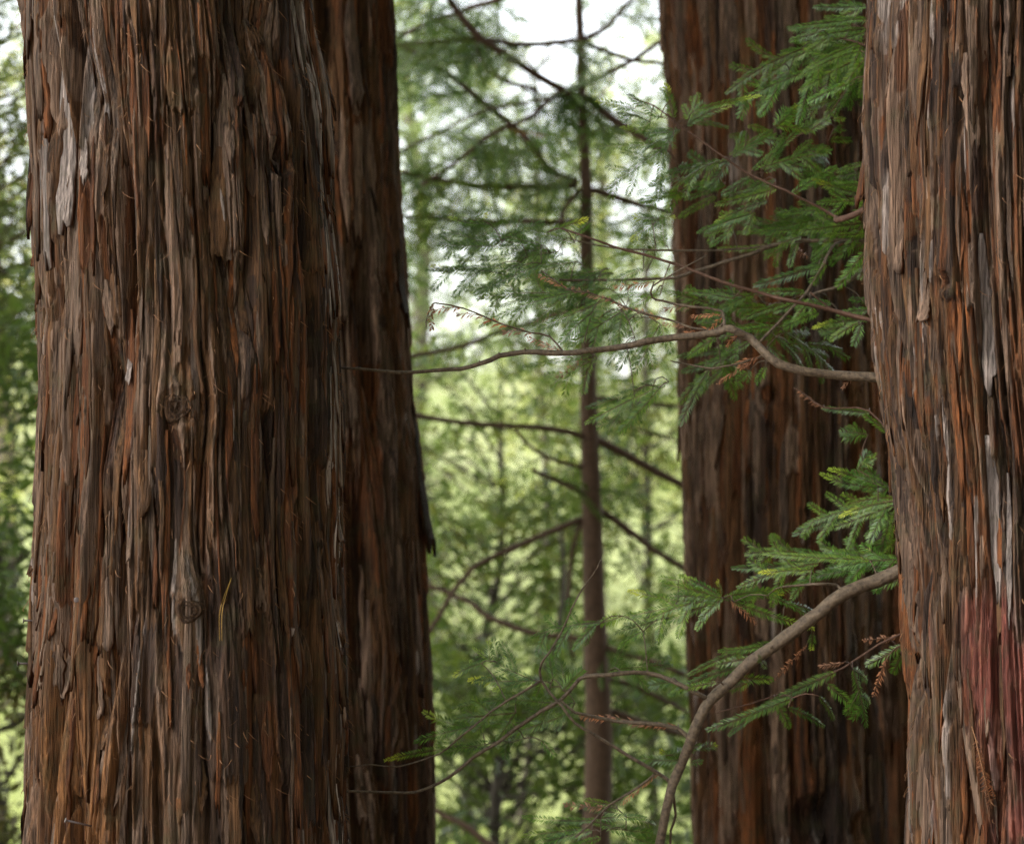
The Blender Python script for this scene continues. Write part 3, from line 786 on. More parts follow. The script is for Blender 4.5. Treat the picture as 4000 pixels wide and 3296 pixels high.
b7 = BR.branch([path3('9', [(1640, 0), (1390, 112), (1250, 180), (1050, 255), (900, 370), (700, 520), (500, 660), (400, 760), (300, 850), (230, 930), (170, 1060), (120, 1200), (60, 1330), (20, 1450), (-20, 1650), (-60, 1850), (-120, 2150)], 4.40, 4.50, 29, 17, 0.01),
                path3('6', [(2290, 860), (2107, 790), (2000, 742), (1850, 720), (1700, 735), (1560, 746), (1500, 790), (1420, 880), (1300, 950), (1150, 1050), (1050, 1130), (900, 1220), (800, 1310), (700, 1370), (600, 1415), (500, 1430), (300, 1420), (120, 1420)], 4.46, 4.46, 10, 5),
                path3('6', [(2070, 1370), (2040, 1350), (1900, 1260), (1750, 1170), (1600, 1080), (1500, 1020), (1420, 920), (1300, 770), (1300, 670), (1350, 600), (1420, 480), (1480, 350), (1540, 230), (1600, 150), (1650, 60)], 4.49, 4.36, 8, 2),
                path3('6', [(1270, 775), (1150, 860), (1050, 920), (950, 1000), (800, 1120), (700, 1200), (560, 1250), (450, 1275), (300, 1265), (120, 1280)], 4.41, 4.46, 5, 2.2),
                path3('6', [(2210, 1100), (2107, 1050), (1900, 1020), (1750, 1010), (1600, 980), (1500, 960), (1420, 890)], 4.49, 4.43, 9, 5),
                path3('6', [(2030, 1300), (1850, 1410), (1700, 1500), (1600, 1600), (1500, 1690)], 4.48, 4.42, 5, 4),
                path3('9', [(80, 1400), (60, 1560), (30, 1650), (30, 1800)], 4.50, 4.52, 6, 4),
                path3('9', [(1050, 245), (1000, 210), (900, 203), (800, 208), (690, 218)], 4.42, 4.40, 7, 4)], M_TWIG, 'smooth tan branch arching down and away from the trunk')
b13 = BR.branch([path3('9', [(1600, 420), (1390, 490), (1250, 560), (1100, 660), (900, 760), (640, 860), (300, 960)], 4.48, 4.60, 5, 2.5)], M_TWIG_RED)

SP = {
 '7': (4.62, 4.86, [(1180,40,870,50),(1180,40,1020,0),(1180,110,720,150),(1100,150,735,180),(1180,170,850,190),(900,190,720,250),(1180,190,700,290),(1000,230,500,400),(800,290,320,450),(700,380,540,480),(1180,250,800,330),(1150,300,750,380),(1180,330,1020,560),(900,400,400,540),(700,460,625,565),(1170,380,1080,520),(1080,490,830,570),(1070,540,960,690),(1170,450,1150,580),
   (390,920,640,770),(510,1000,850,760),(560,990,950,850),(660,740,835,610,'f'),(640,740,860,740),(480,735,600,750),(850,770,950,690),(960,830,1085,795),(990,700,1035,690),(350,935,0,1030),(350,1080,140,1080),(350,1085,130,1160),(120,1150,0,1140),(500,1040,350,1150),(630,1100,330,1160),(650,1110,300,1210),(600,1180,270,1260,'f'),(500,1260,180,1350),(740,1140,1000,960),(870,920,980,930),(800,1010,1000,980),(1160,960,1000,990),(1000,1030,820,1080),(1180,1090,950,1070),(1200,1140,850,1120,'f'),(1180,1180,900,1180),(1000,1290,600,1290),(960,1240,650,1220),(1160,1310,800,1350),(900,1350,420,1350),(800,1390,550,1440),(400,1360,250,1430),(700,1440,310,1490),(1200,1370,960,1390),(970,1430,840,1540),(1170,1480,1010,1680),(900,1560,530,1690),(1060,1440,990,1540),(940,1550,860,1640),
   (30,590,0,480,'f'),(130,750,200,600),(120,740,350,550,'f'),(170,650,560,530,'f'),(130,720,380,700),(90,760,0,800),(720,1430,870,1520,'d'),(880,390,990,340,'d')]),
 '4': (4.66, 4.86, [(2000,690,1660,660,'f'),(2080,700,2040,490,'f'),(2000,690,1820,560),(1850,640,1630,580,'f'),(2107,760,1750,800,'f'),(2080,800,1870,850),(2050,840,1620,890),(1960,880,1880,940),(2107,1000,1930,1080),(2107,1140,1890,1190),(1000,1320,730,1320,'f'),(900,1300,980,1250,'f'),(1150,1380,1290,1270),(1330,1370,1570,1290,'f'),(1100,1400,780,1420),(1050,1450,690,1450),(1250,1500,820,1520,'f'),(1200,1560,600,1580),(1000,1590,650,1640,'f'),(1500,1540,1090,1590),(1400,1480,1150,1500),(1300,1550,950,1700),(1700,1580,1250,1660),(1650,1600,1350,1700),(1900,1580,1600,1700),(1990,1300,1820,1380,'f'),(1990,1280,1850,1290,'f'),(1950,1300,2080,1250,'f'),(2030,1450,1990,1280),(1500,1430,1200,1340),(1560,1330,1400,1420),(1300,1440,1000,1360)]),
 '5': (4.52, 4.76, [(1500,60,900,160),(1450,90,1000,110),(1700,100,1250,290),(1600,180,1400,330),(1800,150,1500,260),(1900,180,1650,300),(1850,330,1750,510),(2000,250,1830,560),(1600,430,1180,490),(1540,450,1390,590,'d'),(2050,590,1600,800),(2000,620,1780,900),(1850,680,1560,830),(2000,80,1700,60),(1700,40,1350,60)]),
 '8': (4.60, 4.84, [(330,150,0,40),(400,100,100,40),(520,70,380,110),(820,60,530,40),(600,150,250,150),(800,220,520,220),(900,180,700,240),(1200,165,1000,170),(1200,220,860,220,'f'),(1130,240,960,330),(1150,250,1110,370),(700,300,1060,490),(650,330,850,480),(600,380,740,460),(300,330,100,420),(500,350,250,500),(420,420,100,540),(340,500,430,690),(250,520,70,820),(240,540,60,700),(590,500,520,600),(330,520,180,640),(700,130,450,190),(850,110,640,150),(980,130,800,110),(450,260,200,240),(650,260,400,300)]),
 '8b': (4.50, 4.64, [(1250,1200,980,1060,'f'),(1130,1110,1190,1010),(1250,1210,900,1210,'f'),(1350,1270,1040,1250),(1350,1290,1010,1330,'f'),(1200,1310,780,1400),(1350,1310,940,1470),(1300,1330,1180,1520),(1360,1330,1280,1590),(1370,1240,1340,1130),(1370,1500,1310,1620),(1380,1620,900,1600),(1200,1640,1180,1570,'f'),(1100,1630,600,1610),(1300,1640,1000,1580),(900,1640,400,1720),(1200,1690,750,1690),(1310,890,1180,770),(1200,770,920,750),(930,740,800,650,'d')]),
 '9': (4.40, 4.54, [(1380,60,1000,40),(1200,60,580,45),(900,80,400,145),(860,120,540,130,'f'),(1100,100,850,140),(1390,170,1230,220),(330,285,100,110,'f'),(330,280,320,190,'f'),(330,285,0,175),(330,285,0,260),(330,285,-130,330),(340,285,860,260),(350,280,700,190,'f'),(380,270,620,230),(400,310,880,490,'f'),(340,290,0,400),(380,300,540,420,'d'),(600,270,870,350),(700,320,920,310),(860,490,870,590,'f'),(700,540,100,610),(600,570,320,600),(500,640,290,660),(440,690,0,770),(300,780,10,810),(420,760,640,750),(500,770,380,830),(600,690,560,650),(1050,660,930,700,'d'),(1000,720,640,870),(900,770,310,970),(750,870,260,1070),(640,880,750,1060),(720,930,970,1010),(900,860,1030,970),(1100,700,1210,1040),(950,790,1150,950),(1390,500,1160,560,'d'),(1390,560,1200,700),(1300,640,1190,860,'d'),(1390,620,1340,700),(190,1170,290,1130,'f'),(60,1210,190,1150),(0,1210,130,1190),(150,1250,190,1240),(830,560,640,770,'d'),(1150,40,1000,10)]),
 '6': (4.47, 4.56, [(1270,770,860,640,'m'),(1000,660,980,540,'f'),(1040,660,1095,620,'f'),(950,670,770,700,'f'),(1270,770,870,790,'f'),(1200,840,760,940),(1150,960,800,990),(1100,1000,1000,980),(950,1050,570,1050,'f'),(900,1040,540,1100),(750,1170,360,1205,'f'),(950,1170,670,1150),(1050,1130,720,1180),(1300,780,1270,900),(1350,830,1350,740),(1370,760,1340,570),(1430,830,1530,690),(1440,820,1430,660),(1500,900,1200,930),(1380,920,1330,1000),(1480,960,1100,1100),(1300,1000,900,1060),(1200,1110,1000,1170),(1300,1120,1390,1200),(1100,1130,1080,1200),(1150,880,980,900),(1350,900,1050,880),
   (1650,430,1220,430),(1620,430,1530,560),(1780,390,1640,440),(2107,300,1820,260,'f'),(2107,330,1770,400),(2050,400,1740,480),(1900,480,1730,550),(2107,180,1990,175),(1700,710,2107,650),(2107,780,1940,770),(2107,1240,1870,1250),(2080,1220,2010,1190,'f'),(2107,1040,1900,1000,'d'),(1950,1030,1700,990,'d'),(1750,1000,1520,950,'d'),(1990,1320,1750,1470,'d'),
   (1700,1510,1430,1530,'d'),(1720,1500,1550,1470),(1800,1560,1480,1500),(1600,1590,1170,1610),(1550,1640,1180,1680),(1650,1580,1900,1540),(1800,1570,2000,1610),(1600,1650,1250,1731),(1700,1640,1950,1660),(1600,1700,1450,1760),(1800,1680,2000,1740),(1650,1690,1400,1780),(1750,1640,1560,1560)]),
 'd': (4.38, 4.46, []),
}
for key, (ya, yb, lst) in SP.items():
    crop = key[0]
    for e in lst:
        kind = e[4] if len(e) > 4 else 'g'
        Y = random.uniform(ya, yb)
        b = P(*conv(crop, e[0], e[1]), Y); t = P(*conv(crop, e[2], e[3]), Y + random.uniform(-0.05, 0.05))
        if kind == 'g' and (t - b).length > 0.12 and random.random() < 0.35: kind = 'k'
        BR.add(b, t, kind)
        if kind in 'gk' and key in ('7', '4', '5', '8', '8b') and random.random() < (1.0 if key in '45' else 0.75):
          for _ in range(1):
            o_ = Vector((random.gauss(0, 0.022), random.uniform(0.02, 0.12), random.gauss(0, 0.016)))
            BR.add(b + o_, b + o_ + Matrix.Rotation(random.gauss(0, 0.35), 3, 'Y') @ (t - b) * random.uniform(0.7, 1.05), random.choice('gkk'))
# shrivelled leaves along the bare branch
for (x0, y0, x1, y1, Y) in [(2197,1378,2067,1299,4.43),(2080,1302,1970,1268,4.42),(1985,1275,1880,1230,4.41),(1890,1236,1790,1200,4.40),(1800,1203,1690,1185,4.39),(1690,1186,1665,1285,4.38),(2790,1291,2680,1272,4.44),(2700,1280,2590,1245,4.45),(2600,1248,2480,1210,4.46),(2480,1212,2350,1160,4.47),(2360,1166,2230,1130,4.48),(2220,1130,2110,1055,4.5),(2815,1230,2700,1215,4.42),(2700,1200,2600,1180,4.42),(2820,1240,2760,1275,4.42),(2960,1400,2790,1480,4.40),(2970,1392,2860,1410,4.40),(2880,1310,2830,1340,4.42),(2560,1100,2400,1130,4.45),(3330,1480,3280,1500,4.38)]:
    BR.add(P(x0, y0, Y), P(x1, y1, Y), 'd')
BR.finish()

# ------------------------------------------------------------------ slender conifer sapling in the gap
YC = 7.5
TRK = [(2255, -900, 20), (2260, -300, 26), (2262, 0, 30), (2268, 160, 33), (2275, 450, 38), (2290, 740, 46), (2290, 950, 50), (2295, 1250, 56), (2300, 1550, 66), (2305, 1800, 74), (2312, 2000, 80), (2320, 2300, 86), (2330, 2600, 98), (2340, 2850, 108), (2336, 3100, 108), (2330, 3296, 112), (2330, 3420, 130)]
sap = thing('conifer_sapling', (P(2330, 3100, YC).x, YC, -0.53), 'slender conifer sapling with a thin straight reddish stem in the leafy gap', 'sapling')
mb = MB()
pts, rad = smooth_path([(P(x, y, YC), w / 2 / FPX * YC) for x, y, w in TRK], 0.05, 0.001)
lowp = pts[-1]
pts += [lowp + Vector((0, 0, -0.1)), Vector((lowp.x, lowp.y, -0.75))]; rad += [rad[-1], rad[-1] * 1.3]
mb.tube(pts, rad, 16, 0.05)
mb.build('trunk', M_SAP, sap)
CB = Branches(sap, 0.06)
CBR = [('4', [(1530,240),(1400,250),(1200,265),(1050,245),(900,235),(700,250),(450,265),(300,300)], 9, 0), ('4', [(1540,235),(1650,190),(1750,90),(1830,0),(1880,-90)], 8, 0.3), ('4', [(1550,250),(1700,310),(1850,360),(2000,375),(2200,400)], 8, 0.2),
 ('4', [(2050,900),(1850,780),(1700,690),(1590,590),(1500,560),(1350,490),(1150,360),(1000,270),(870,150),(760,0),(700,-80)], 13, -0.5), ('4', [(1510,1070),(1350,1000),(1280,900),(1200,800),(1100,710),(950,600),(800,470),(600,340),(470,270)], 12, 0.3),
 ('4', [(1510,1090),(1300,1095),(1100,1100),(900,1095),(750,1070),(600,1040),(480,1010)], 12, -0.2), ('4', [(1560,1110),(1800,1180),(1950,1220),(2150,1270)], 12, 0.2), ('4', [(1520,1120),(1440,1220),(1420,1320)], 8, -0.3),
 ('4', [(2050,210),(1850,350),(1700,430),(1540,510),(1400,550),(1250,680),(1100,750),(950,830),(850,920),(690,1030),(600,1090)], 8, -0.4), ('4', [(350,280),(600,150),(750,100),(900,40),(1050,0),(1150,-60)], 10, 0.4),
 ('4', [(480,880),(700,780),(1000,640),(1500,560)], 5, 0.1), ('4', [(920,240),(950,370),(1050,460),(1150,500),(1280,530)], 7, 0.1), ('4', [(400,1270),(700,1280),(900,1300),(1540,1310)], 9, 0.2),
 ('5', [(1540,140),(1450,170),(1300,220),(1150,270),(1000,320),(800,390),(570,435),(450,470)], 9, -0.3), ('5', [(1600,920),(1750,990),(1900,1070),(2107,1190),(2250,1260)], 15, 0.2), ('5', [(1600,930),(1480,890),(1300,860),(1100,850),(850,830),(600,790),(500,780)], 11, -0.3),
 ('5', [(1150,880),(1250,980),(1400,1060),(1600,1100)], 7, -0.2), ('5', [(1250,1110),(1320,1140),(1500,1220),(1620,1300)], 9, -0.2), ('5', [(1560,1390),(1350,1470),(1150,1560),(1000,1620),(900,1690),(790,1810),(730,1915),(660,2025),(600,2130)], 10, -0.3),
 ('5', [(1600,1310),(1660,1350),(1800,1450),(1950,1570),(2107,1660),(2250,1740)], 12, 0.2), ('5', [(1540,1400),(1490,1550),(1470,1700),(1465,1780),(1450,2020),(1490,2210)], 8, 0.3), ('5', [(1580,690),(1700,690),(1900,720),(2150,730)], 9, 0.2),
 ('6', [(560,200),(650,215),(800,270),(900,330),(1000,400),(1150,460),(1300,495),(1600,530)], 10, 0.25), ('6', [(1620,550),(1850,630),(1950,660),(2150,740)], 11, -0.2), ('6', [(1640,750),(1800,780),(1950,850),(2150,950)], 10, 0.2), ('6', [(1640,930),(1850,1000),(2000,1050),(2150,1090)], 13, 0.2),
 ('6', [(560,1480),(690,1540),(800,1590),(930,1680),(1060,1770),(1300,1830),(1600,1850)], 13, 0.2), ('5', [(1640,780),(1850,860),(2150,950)], 5, 0.4)]
for crop, pp, r, dy in CBR:
    n = len(pp); near = min(range(n), key=lambda i: abs(conv(crop, *pp[i])[0] - 2295))
    path = []
    for i, (x, y) in enumerate(pp):
        q = abs(i - near) / n
        Y = YC + dy * q
        path.append((P(*conv(crop, x, y), Y), 1.25 * r * (1.0 - 0.35 * q) / FPX * Y))
    CB.branch([path], M_SAP, wob=0.0015)
CB.items[0]['q'] = []
HOLES = [(2130, 130, 150), (2130, 260, 150), (2060, 400, 130), (1960, 350, 90), (2430, 150, 80), (2480, 280, 110), (2440, 680, 120), (2380, 830, 60), (2200, 870, 90), (1700, 1000, 60), (2480, 1200, 110), (2250, 1260, 70), (2020, 60, 70), (2540, 230, 80), (1650, 1130, 50), (1850, 1080, 60)]
def in_hole(px, py):
    return any((px - hx) ** 2 + (py - hy) ** 2 < hr * hr * 0.55 for hx, hy, hr in HOLES)
def to_px(v): return 2000 + v.x / v.y * FPX, 1648 - (v.z - CAMZ) / v.y * FPX
pool = list(CB.pool)
cnt = 0
while cnt < 210:
    b = random.choice(pool)
    d = Vector((random.gauss(0, 1), random.gauss(0, 0.7), random.gauss(-0.25, 0.35))).normalized()
    L = random.uniform(0.16, 0.40)
    t = b + d * L
    mx, my = to_px((b + t) / 2)
    if in_hole(mx, my) or in_hole(*to_px(t)): continue
    if my > 1450 and random.random() < 0.93: continue
    CB.add(b, t, random.choice(['k', 'k', 'k', 'g', 'm', 'd'] if random.random() < 0.3 else ['k', 'k', 'g'])); cnt += 1
CB.finish()

# ------------------------------------------------------------------ broad-leaved trees behind
def leaf_cloud(name, clumps, per, size, mat, palette, parent, seed, droop=0.3):
    """clumps: (centre, radius); every leaf is a folded six-point blade"""
    rg = np.random.default_rng(seed)
    cs = np.array([tuple(c) for c, r in clumps]); rs = np.array([r for c, r in clumps])
    n = len(clumps) * per
    idx = np.repeat(np.arange(len(clumps)), per)
    off = rg.normal(0, 0.5, (n, 3)); off[:, 2] *= 0.8
    pos = cs[idx] + off * rs[idx][:, None]
    d = rg.normal(0, 1, (n, 3)); d[:, 2] = d[:, 2] * 0.6 - droop; d /= np.linalg.norm(d, axis=1, keepdims=True)
    u = rg.normal(0, 0.6, (n, 3)); u[:, 2] += 0.8
    u -= d * (u * d).sum(1, keepdims=True); u /= np.linalg.norm(u, axis=1, keepdims=True)
    sd = np.cross(d, u)
    L = (size * rg.uniform(0.6, 1.3, n))[:, None]; W = L * rg.uniform(0.28, 0.42, n)[:, None]
    p0 = pos; p1 = pos + d * L * 0.35 + sd * W * 0.5 + u * L * 0.04; p2 = pos + d * L * 0.35 - sd * W * 0.5 + u * L * 0.04
    pm = pos + d * L * 0.4; p3 = pos + d * L * 0.75 + sd * W * 0.32; p4 = pos + d * L * 0.75 - sd * W * 0.32; p5 = pos + d * L - u * L * 0.08
    V = np.stack([p0, p1, p3, p5, p4, p2], 1).reshape(-1, 3)
    b = np.arange(n)[:, None] * 6
    Q = np.concatenate([b + np.array([[0, 1, 2, 3]]), b + np.array([[0, 3, 4, 5]])], 0)
    pal = np.array(palette); c = pal[rg.integers(0, len(pal), n)] * rg.uniform(0.7, 1.3, (n, 1))
    c = np.repeat(c, 6, 0)
    V = V - np.array(parent.location)
    o = link(bpy.data.objects.new(name, quads_mesh(name, V, Q, mat, c, False)), parent)
    return o

def leafy_tree(label, foot, clumps, per, size, mat, palette, seed, trunk_r=0.05, bark=None, group=None, name='broadleaf_tree', cat='tree', lean=None):
    root = thing(name, foot, label, cat, group)
    top = max(clumps, key=lambda c: c[0].z)[0]
    mb = MB(); rg = random.Random(seed)
    f = Vector(foot)
    H = max(1.0, top.z * 0.8)
    mean = sum((c for c, r in clumps), Vector()) / len(clumps)
    stem = [(f + Vector((0, 0, -0.1)), trunk_r * 1.2), (f.lerp(Vector((mean.x, mean.y, H)), 0.35) + Vector((rg.gauss(0, 0.1), 0, 0)), trunk_r), (f.lerp(Vector((mean.x, mean.y, H)), 0.7) + Vector((rg.gauss(0, 0.12), 0, 0)), trunk_r * 0.75), (Vector((mean.x, mean.y, H)), trunk_r * 0.35)]
    pts, rad = smooth_path(stem, 0.12, 0.004)
    mb.tube(pts, rad, 10, 0.06)
    tr = mb.build('trunk', bark or M_BAYBARK, root)
    for c, r in clumps:
        if rg.random() < 0.55:
            i = min(range(len(pts)), key=lambda k: abs(pts[k].z - (c.z - 0.5 * (c - pts[k]).xy.length)))
            mb = MB()
            a = pts[i]; mid = a.lerp(c, 0.5) + Vector((rg.gauss(0, 0.06), rg.gauss(0, 0.06), rg.uniform(-0.1, 0.15)))
            p2, r2 = smooth_path([(a, rad[i] * 0.45), (mid, rad[i] * 0.3), (c, 0.004)], 0.12, 0.004)
            mb.tube(p2, r2, 6, 0.05)
            mb.build('limb', bark or M_BAYBARK, root)
    leaf_cloud('crown', clumps, per, size, mat, palette, root, seed)
    return root

PAL_BAY = [(0.045, 0.095, 0.018), (0.07, 0.13, 0.022), (0.10, 0.155, 0.03), (0.035, 0.075, 0.02)]
PAL_OLIVE = [(0.11, 0.17, 0.03), (0.16, 0.22, 0.045), (0.06, 0.10, 0.02), (0.22, 0.21, 0.035)]
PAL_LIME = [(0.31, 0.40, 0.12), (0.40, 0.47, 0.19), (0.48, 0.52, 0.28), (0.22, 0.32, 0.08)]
PAL_SOFT = [(0.075, 0.11, 0.05), (0.11, 0.145, 0.065), (0.15, 0.18, 0.085)]
PAL_DEAD = [(0.11, 0.085, 0.05), (0.16, 0.125, 0.08), (0.07, 0.07, 0.035)]
PAL_BLUE = [(0.03, 0.075, 0.03), (0.045, 0.10, 0.035), (0.06, 0.12, 0.04)]
def gen_clumps(seed, n, xr, yr, Yr, rr, hole=True, keep=None):
    rg = random.Random(seed); out = []; guard = 0
    while len(out) < n and guard < n * 30:
        guard += 1
        px = rg.uniform(*xr); py = rg.uniform(*yr); Y = rg.uniform(*Yr)
        if hole and in_hole(px, py) and rg.random() < 0.93: continue
        if keep and not keep(px, py, rg): continue
        c = P(px, py, Y)
        if c.z < slope(Y) + 0.15: continue
        out.append((c, rg.uniform(*rr)))
    return out
def foot_px(px, Y): return (P(px, 1648, Y).x, Y, float(slope(Y)))
leafy_tree('bushy tree with olive green oval leaves filling the gap below the white sky', foot_px(1830, 9.6), gen_clumps(1, 110, (1480, 2450), (1350, 2750), (8.8, 10.6), (0.14, 0.28)), 62, 0.070, M_LEAF_DK, PAL_OLIVE, 41, 0.03)
leafy_tree('dark leafed tree with drooping glossy leaves beside the broad trunk', foot_px(2560, 10.6), gen_clumps(2, 90, (2150, 2900), (500, 2700), (9.6, 11.6), (0.16, 0.30)), 50, 0.075, M_LEAF_DK, PAL_OLIVE, 42, 0.03)
leafy_tree('feathery dark green tree whose boughs cross in front of the white sky', foot_px(2010, 11.8), gen_clumps(3, 125, (1500, 2700), (-250, 1350), (11, 12.8), (0.16, 0.32)), 70, 0.06, M_LEAF_DK, PAL_SOFT, 43, 0.03)
leafy_tree('low shrub of broad dark leaves near the foot of the sapling', foot_px(1950, 8.6), gen_clumps(4, 90, (1500, 2850), (2550, 3500), (8.1, 9.6), (0.14, 0.26), False), 56, 0.08, M_LEAF_DK, PAL_BAY, 44, 0.025, name='shrub', cat='shrub')
leafy_tree('glossy leafed shrub at the outer edge of the nail-studded trunk', foot_px(40, 7.8), gen_clumps(5, 90, (-800, 330), (1150, 2650), (7.2, 8.6), (0.15, 0.26), False), 70, 0.07, M_LEAF_DK, PAL_BAY, 45, 0.035, name='shrub', cat='shrub')
leafy_tree('soft dark green conifer boughs high beside the nail-studded trunk', foot_px(-80, 8.6), gen_clumps(6, 210, (-800, 330), (-300, 1500), (7.8, 9.4), (0.16, 0.30), False), 90, 0.05, M_LEAF_DK, PAL_SOFT, 46, 0.05, M_SAP, name='conifer_tree')
leafy_tree('tree with mid green leaves standing behind the broad knot-hole trunk', foot_px(3150, 11.5), gen_clumps(7, 50, (2650, 4600), (-200, 2700), (10.4, 12.8), (0.25, 0.45)), 46, 0.08, M_LEAF_DK, PAL_BAY, 47, 0.06)
leafy_tree('tree with mid green leaves hidden behind the two close trunks', foot_px(900, 11.0), gen_clumps(8, 50, (100, 1500), (-200, 2700), (10.2, 12.2), (0.25, 0.45)), 46, 0.08, M_LEAF_DK, PAL_OLIVE, 48, 0.06)
leafy_tree('low tangle of brown dead undergrowth by the foot of the nail-studded trunk', foot_px(0, 7.6), gen_clumps(9, 60, (-800, 330), (2500, 3500), (7.0, 8.4), (0.14, 0.24), False), 60, 0.07, M_LEAF_DK, PAL_DEAD, 49, 0.02, name='shrub', cat='shrub')
# paler trees in the open ground beyond
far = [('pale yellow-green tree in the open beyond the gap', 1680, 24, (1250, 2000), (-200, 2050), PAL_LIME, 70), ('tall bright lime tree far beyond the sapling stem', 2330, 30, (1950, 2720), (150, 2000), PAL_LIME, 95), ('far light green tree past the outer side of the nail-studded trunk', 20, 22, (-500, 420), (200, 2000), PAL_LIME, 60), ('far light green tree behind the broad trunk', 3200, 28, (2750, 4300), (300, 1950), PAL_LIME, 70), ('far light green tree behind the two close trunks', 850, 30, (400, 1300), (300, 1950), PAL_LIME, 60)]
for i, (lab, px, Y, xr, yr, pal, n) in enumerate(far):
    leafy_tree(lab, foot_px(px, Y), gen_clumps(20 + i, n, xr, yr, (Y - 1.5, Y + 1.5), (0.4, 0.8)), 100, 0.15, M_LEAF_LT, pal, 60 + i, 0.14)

# crowns of the big redwoods, above the frame, that keep the skylight off the bark
for k, T in enumerate((TA, TB, TD, TE, TF)):
    rg = random.Random(70 + k); cl = []
    for j in range(80):
        a = rg.uniform(0, 2 * math.pi); zz = rg.uniform(5.4, 10.0); rr_ = rg.uniform(0.3, 3.4) * (1.25 - (zz - 5.4) / 8)
        cl.append((Vector((T.cx0 * 1.3 + math.cos(a) * rr_, T.Y0 + math.sin(a) * rr_, zz)), rg.uniform(0.45, 0.8)))
    leaf_cloud('crown', cl, 70, 0.22, M_LEAF_DK, PAL_BLUE, T.root, 80 + k)

# unseen leaf clumps added behind and beside the viewer to shade the trunks
wood = bpy.data.objects.new('shade_foliage', None)
rg = random.Random(5); cl = []
while len(cl) < 1050:
    az = rg.uniform(0, 360); rr_ = rg.uniform(5.0, 11.0); zz = rg.uniform(0.3, 13.0)
    if 330 < az or az < 40: continue                    # the view ahead
    if 225 < az < 285 or (205 < az < 305 and rg.random() < 0.6): continue  # gap left open so the sun reaches the trunks
    x_ = math.sin(R(az)) * rr_; y_ = math.cos(R(az)) * rr_
    if y_ > 3.0 and abs(x_) < 3.2: continue
    if zz < 8 and y_ > 3 and abs(x_) < y_ * 0.6: continue
    cl.append((Vector((x_, y_, zz)), rg.uniform(0.6, 1.1)))
wo = leaf_cloud('shade_foliage', cl, 60, 0.38, M_LEAF_DK, PAL_BLUE, wood, 99)
wo.parent = None; bpy.data.objects.remove(wood)
wo['kind'] = 'stuff'; wo['label'] = 'unseen leaf clumps added to shade the trunks'; wo['category'] = 'wood'

# meadow grass in the open
def grass():
    rg = np.random.default_rng(77); n = 16000
    Y = rg.uniform(7.2, 22, n); X = (rg.uniform(-1200, 5200, n) - 2000) / FPX * Y
    Z0 = slope(Y) - 0.08; h = rg.uniform(0.10, 0.34, n); a = rg.uniform(0, 6.28, n); w = rg.uniform(0.004, 0.009, n)
    dx = np.cos(a) * w; dy = np.sin(a) * w; bx = rg.normal(0, 0.10, n); by = rg.normal(0, 0.10, n)
    V = np.stack([np.stack([X - dx, Y - dy, Z0], -1), np.stack([X + dx, Y + dy, Z0], -1), np.stack([X + bx + dx * 0.3, Y + by + dy * 0.3, Z0 + h], -1), np.stack([X + bx - dx * 0.3, Y + by - dy * 0.3, Z0 + h], -1)], 1).reshape(-1, 3)
    Q = (np.arange(n)[:, None] * 4 + np.arange(4)[None, :])
    c = np.repeat(np.array([[0.26, 0.29, 0.07], [0.36, 0.38, 0.13], [0.18, 0.22, 0.05]])[rg.integers(0, 3, n)], 4, 0)
    o = link(bpy.data.objects.new('grass', quads_mesh('grass', V, Q, M_LEAF_LT, c, False))); o['kind'] = 'stuff'
    o['label'] = 'bright green grass in the open ground beyond the trees'; o['category'] = 'grass'
grass()

# ------------------------------------------------------------------ small things: nails, a dry twig, pine needles
def nail_mat():
    m, nt, b = new_mat('rusty_steel')
    tc = N(nt, 'ShaderNodeTexCoord'); no = N(nt, 'ShaderNodeTexNoise', Scale=400.0, Detail=4.0); nt.links.new(tc.outputs['Object'], no.inputs['Vector'])
    c = mix_rgb(nt, no.outputs['Fac'], (0.09, 0.055, 0.045), (0.26, 0.22, 0.21)); nt.links.new(c, b.inputs['Base Color'])
    b.inputs['Metallic'].default_value = 0.5; b.inputs['Roughness'].default_value = 0.5
    return m
M_NAIL = nail_mat()
def nail(T, px, py, direction, length, label, hr=0.0052, tsh=0.0):
    t, z = T.pix(px, py); t += tsh
    foot = T.point(t, z, T.height(t, z, 3)); d = Vector(direction).normalized()
    root = thing('nail', foot, label, 'nail', 'rusty nails in the bark')
    mb = MB(); mb.tube([foot - d * 0.012, foot + d * (length * 0.5), foot + d * length], [0.0021, 0.0021, 0.0022], 8); mb.build('shank', M_NAIL, root)
    mb = MB(); e = foot + d * length; mb.tube([e - d * 0.0018, e - d * 0.0004, e + d * 0.0010, e + d * 0.0014], [0.0024, hr, hr, hr * 0.8], 12); mb.build('head', M_NAIL, root)
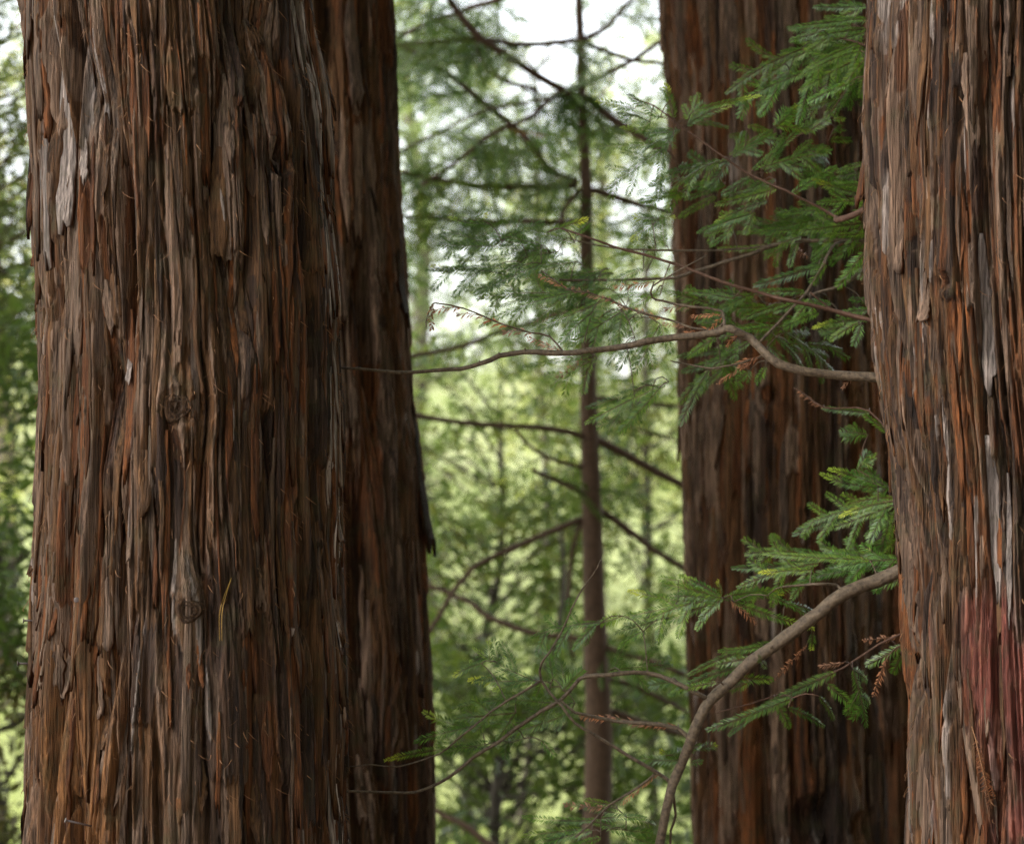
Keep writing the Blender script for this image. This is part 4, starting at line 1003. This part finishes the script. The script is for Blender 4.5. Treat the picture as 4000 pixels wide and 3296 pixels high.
nail(TA, 330, 3220, (-0.93, -0.45, 0.33), 0.058, 'long rusty nail slanting out of the orange torn bark')
nail(TA, 300, 2335, (0.1, -1.0, 0.05), 0.012, 'round grey nail head facing out of the bark', 0.006)
nail(TA, 122, 2420, (-1, -0.25, 0.02), 0.030, 'upper of two short nails poking sideways from the bark edge', 0.0062, -0.12)
nail(TA, 108, 2585, (-1, -0.25, 0.04), 0.026, 'lower of two short nails poking sideways from the bark edge', 0.0062, -0.10)
nail(TA, 78, 3205, (-0.8, -0.3, -0.5), 0.024, 'stubby nail pointing down from the bark edge near the torn orange bark', 0.0055, -0.10)

t_, z_ = TE.pix(3830, 2890); a_ = TE.point(t_, z_, TE.height(t_, z_, 8) + 0.035); b_ = TE.point(t_ + 0.06, z_ - 0.15, TE.height(t_ + 0.06, z_ - 0.1, 8) + 0.035)
tw = thing('fallen_twig', a_, 'dry orange needle twig caught on the bark below the red stain', 'twig')
for (u0, u1, kk) in ((0.0, 0.5, 'd'), (0.3, 1.0, 'd'), (0.1, 0.9, 'd')):
    spray(a_.lerp(b_, u0), a_.lerp(b_, u1), kk, tw, Vector((0.1, -1, 0.2)))
mb = MB(); mb.tube([a_ + Vector((0, 0.03, 0.02)), a_, b_], [0.0012, 0.0012, 0.0008], 5); mb.build('stem', M_FIBRE, tw)
t_, z_ = TA.pix(905, 2260); mb = MB()
base = TA.point(t_, z_, TA.height(t_, z_, 4) + 0.004)
for sx in (-0.030, -0.022):
    t2, z2 = TA.pix(855 + (sx + 0.03) * 900, 2505); e = TA.point(t2, z2, TA.height(t2, z2, 4) + 0.007)
    m_ = (base + e) / 2 + Vector((sx * 0.35, -0.008, 0))
    p_, r_ = smooth_path([(base, 0.0008), (m_, 0.0009), (e, 0.0005)], 0.01); mb.tube(p_, r_, 5)
M_PINE = leaf_material('pine_needle', 0.5, 0.0, False, (0.30, 0.22, 0.06), 0.05)
pn = thing('pine_needle', base, 'pair of fallen yellowish pine needles caught on the bark', 'needle')
mb.build('blade', M_PINE, pn)
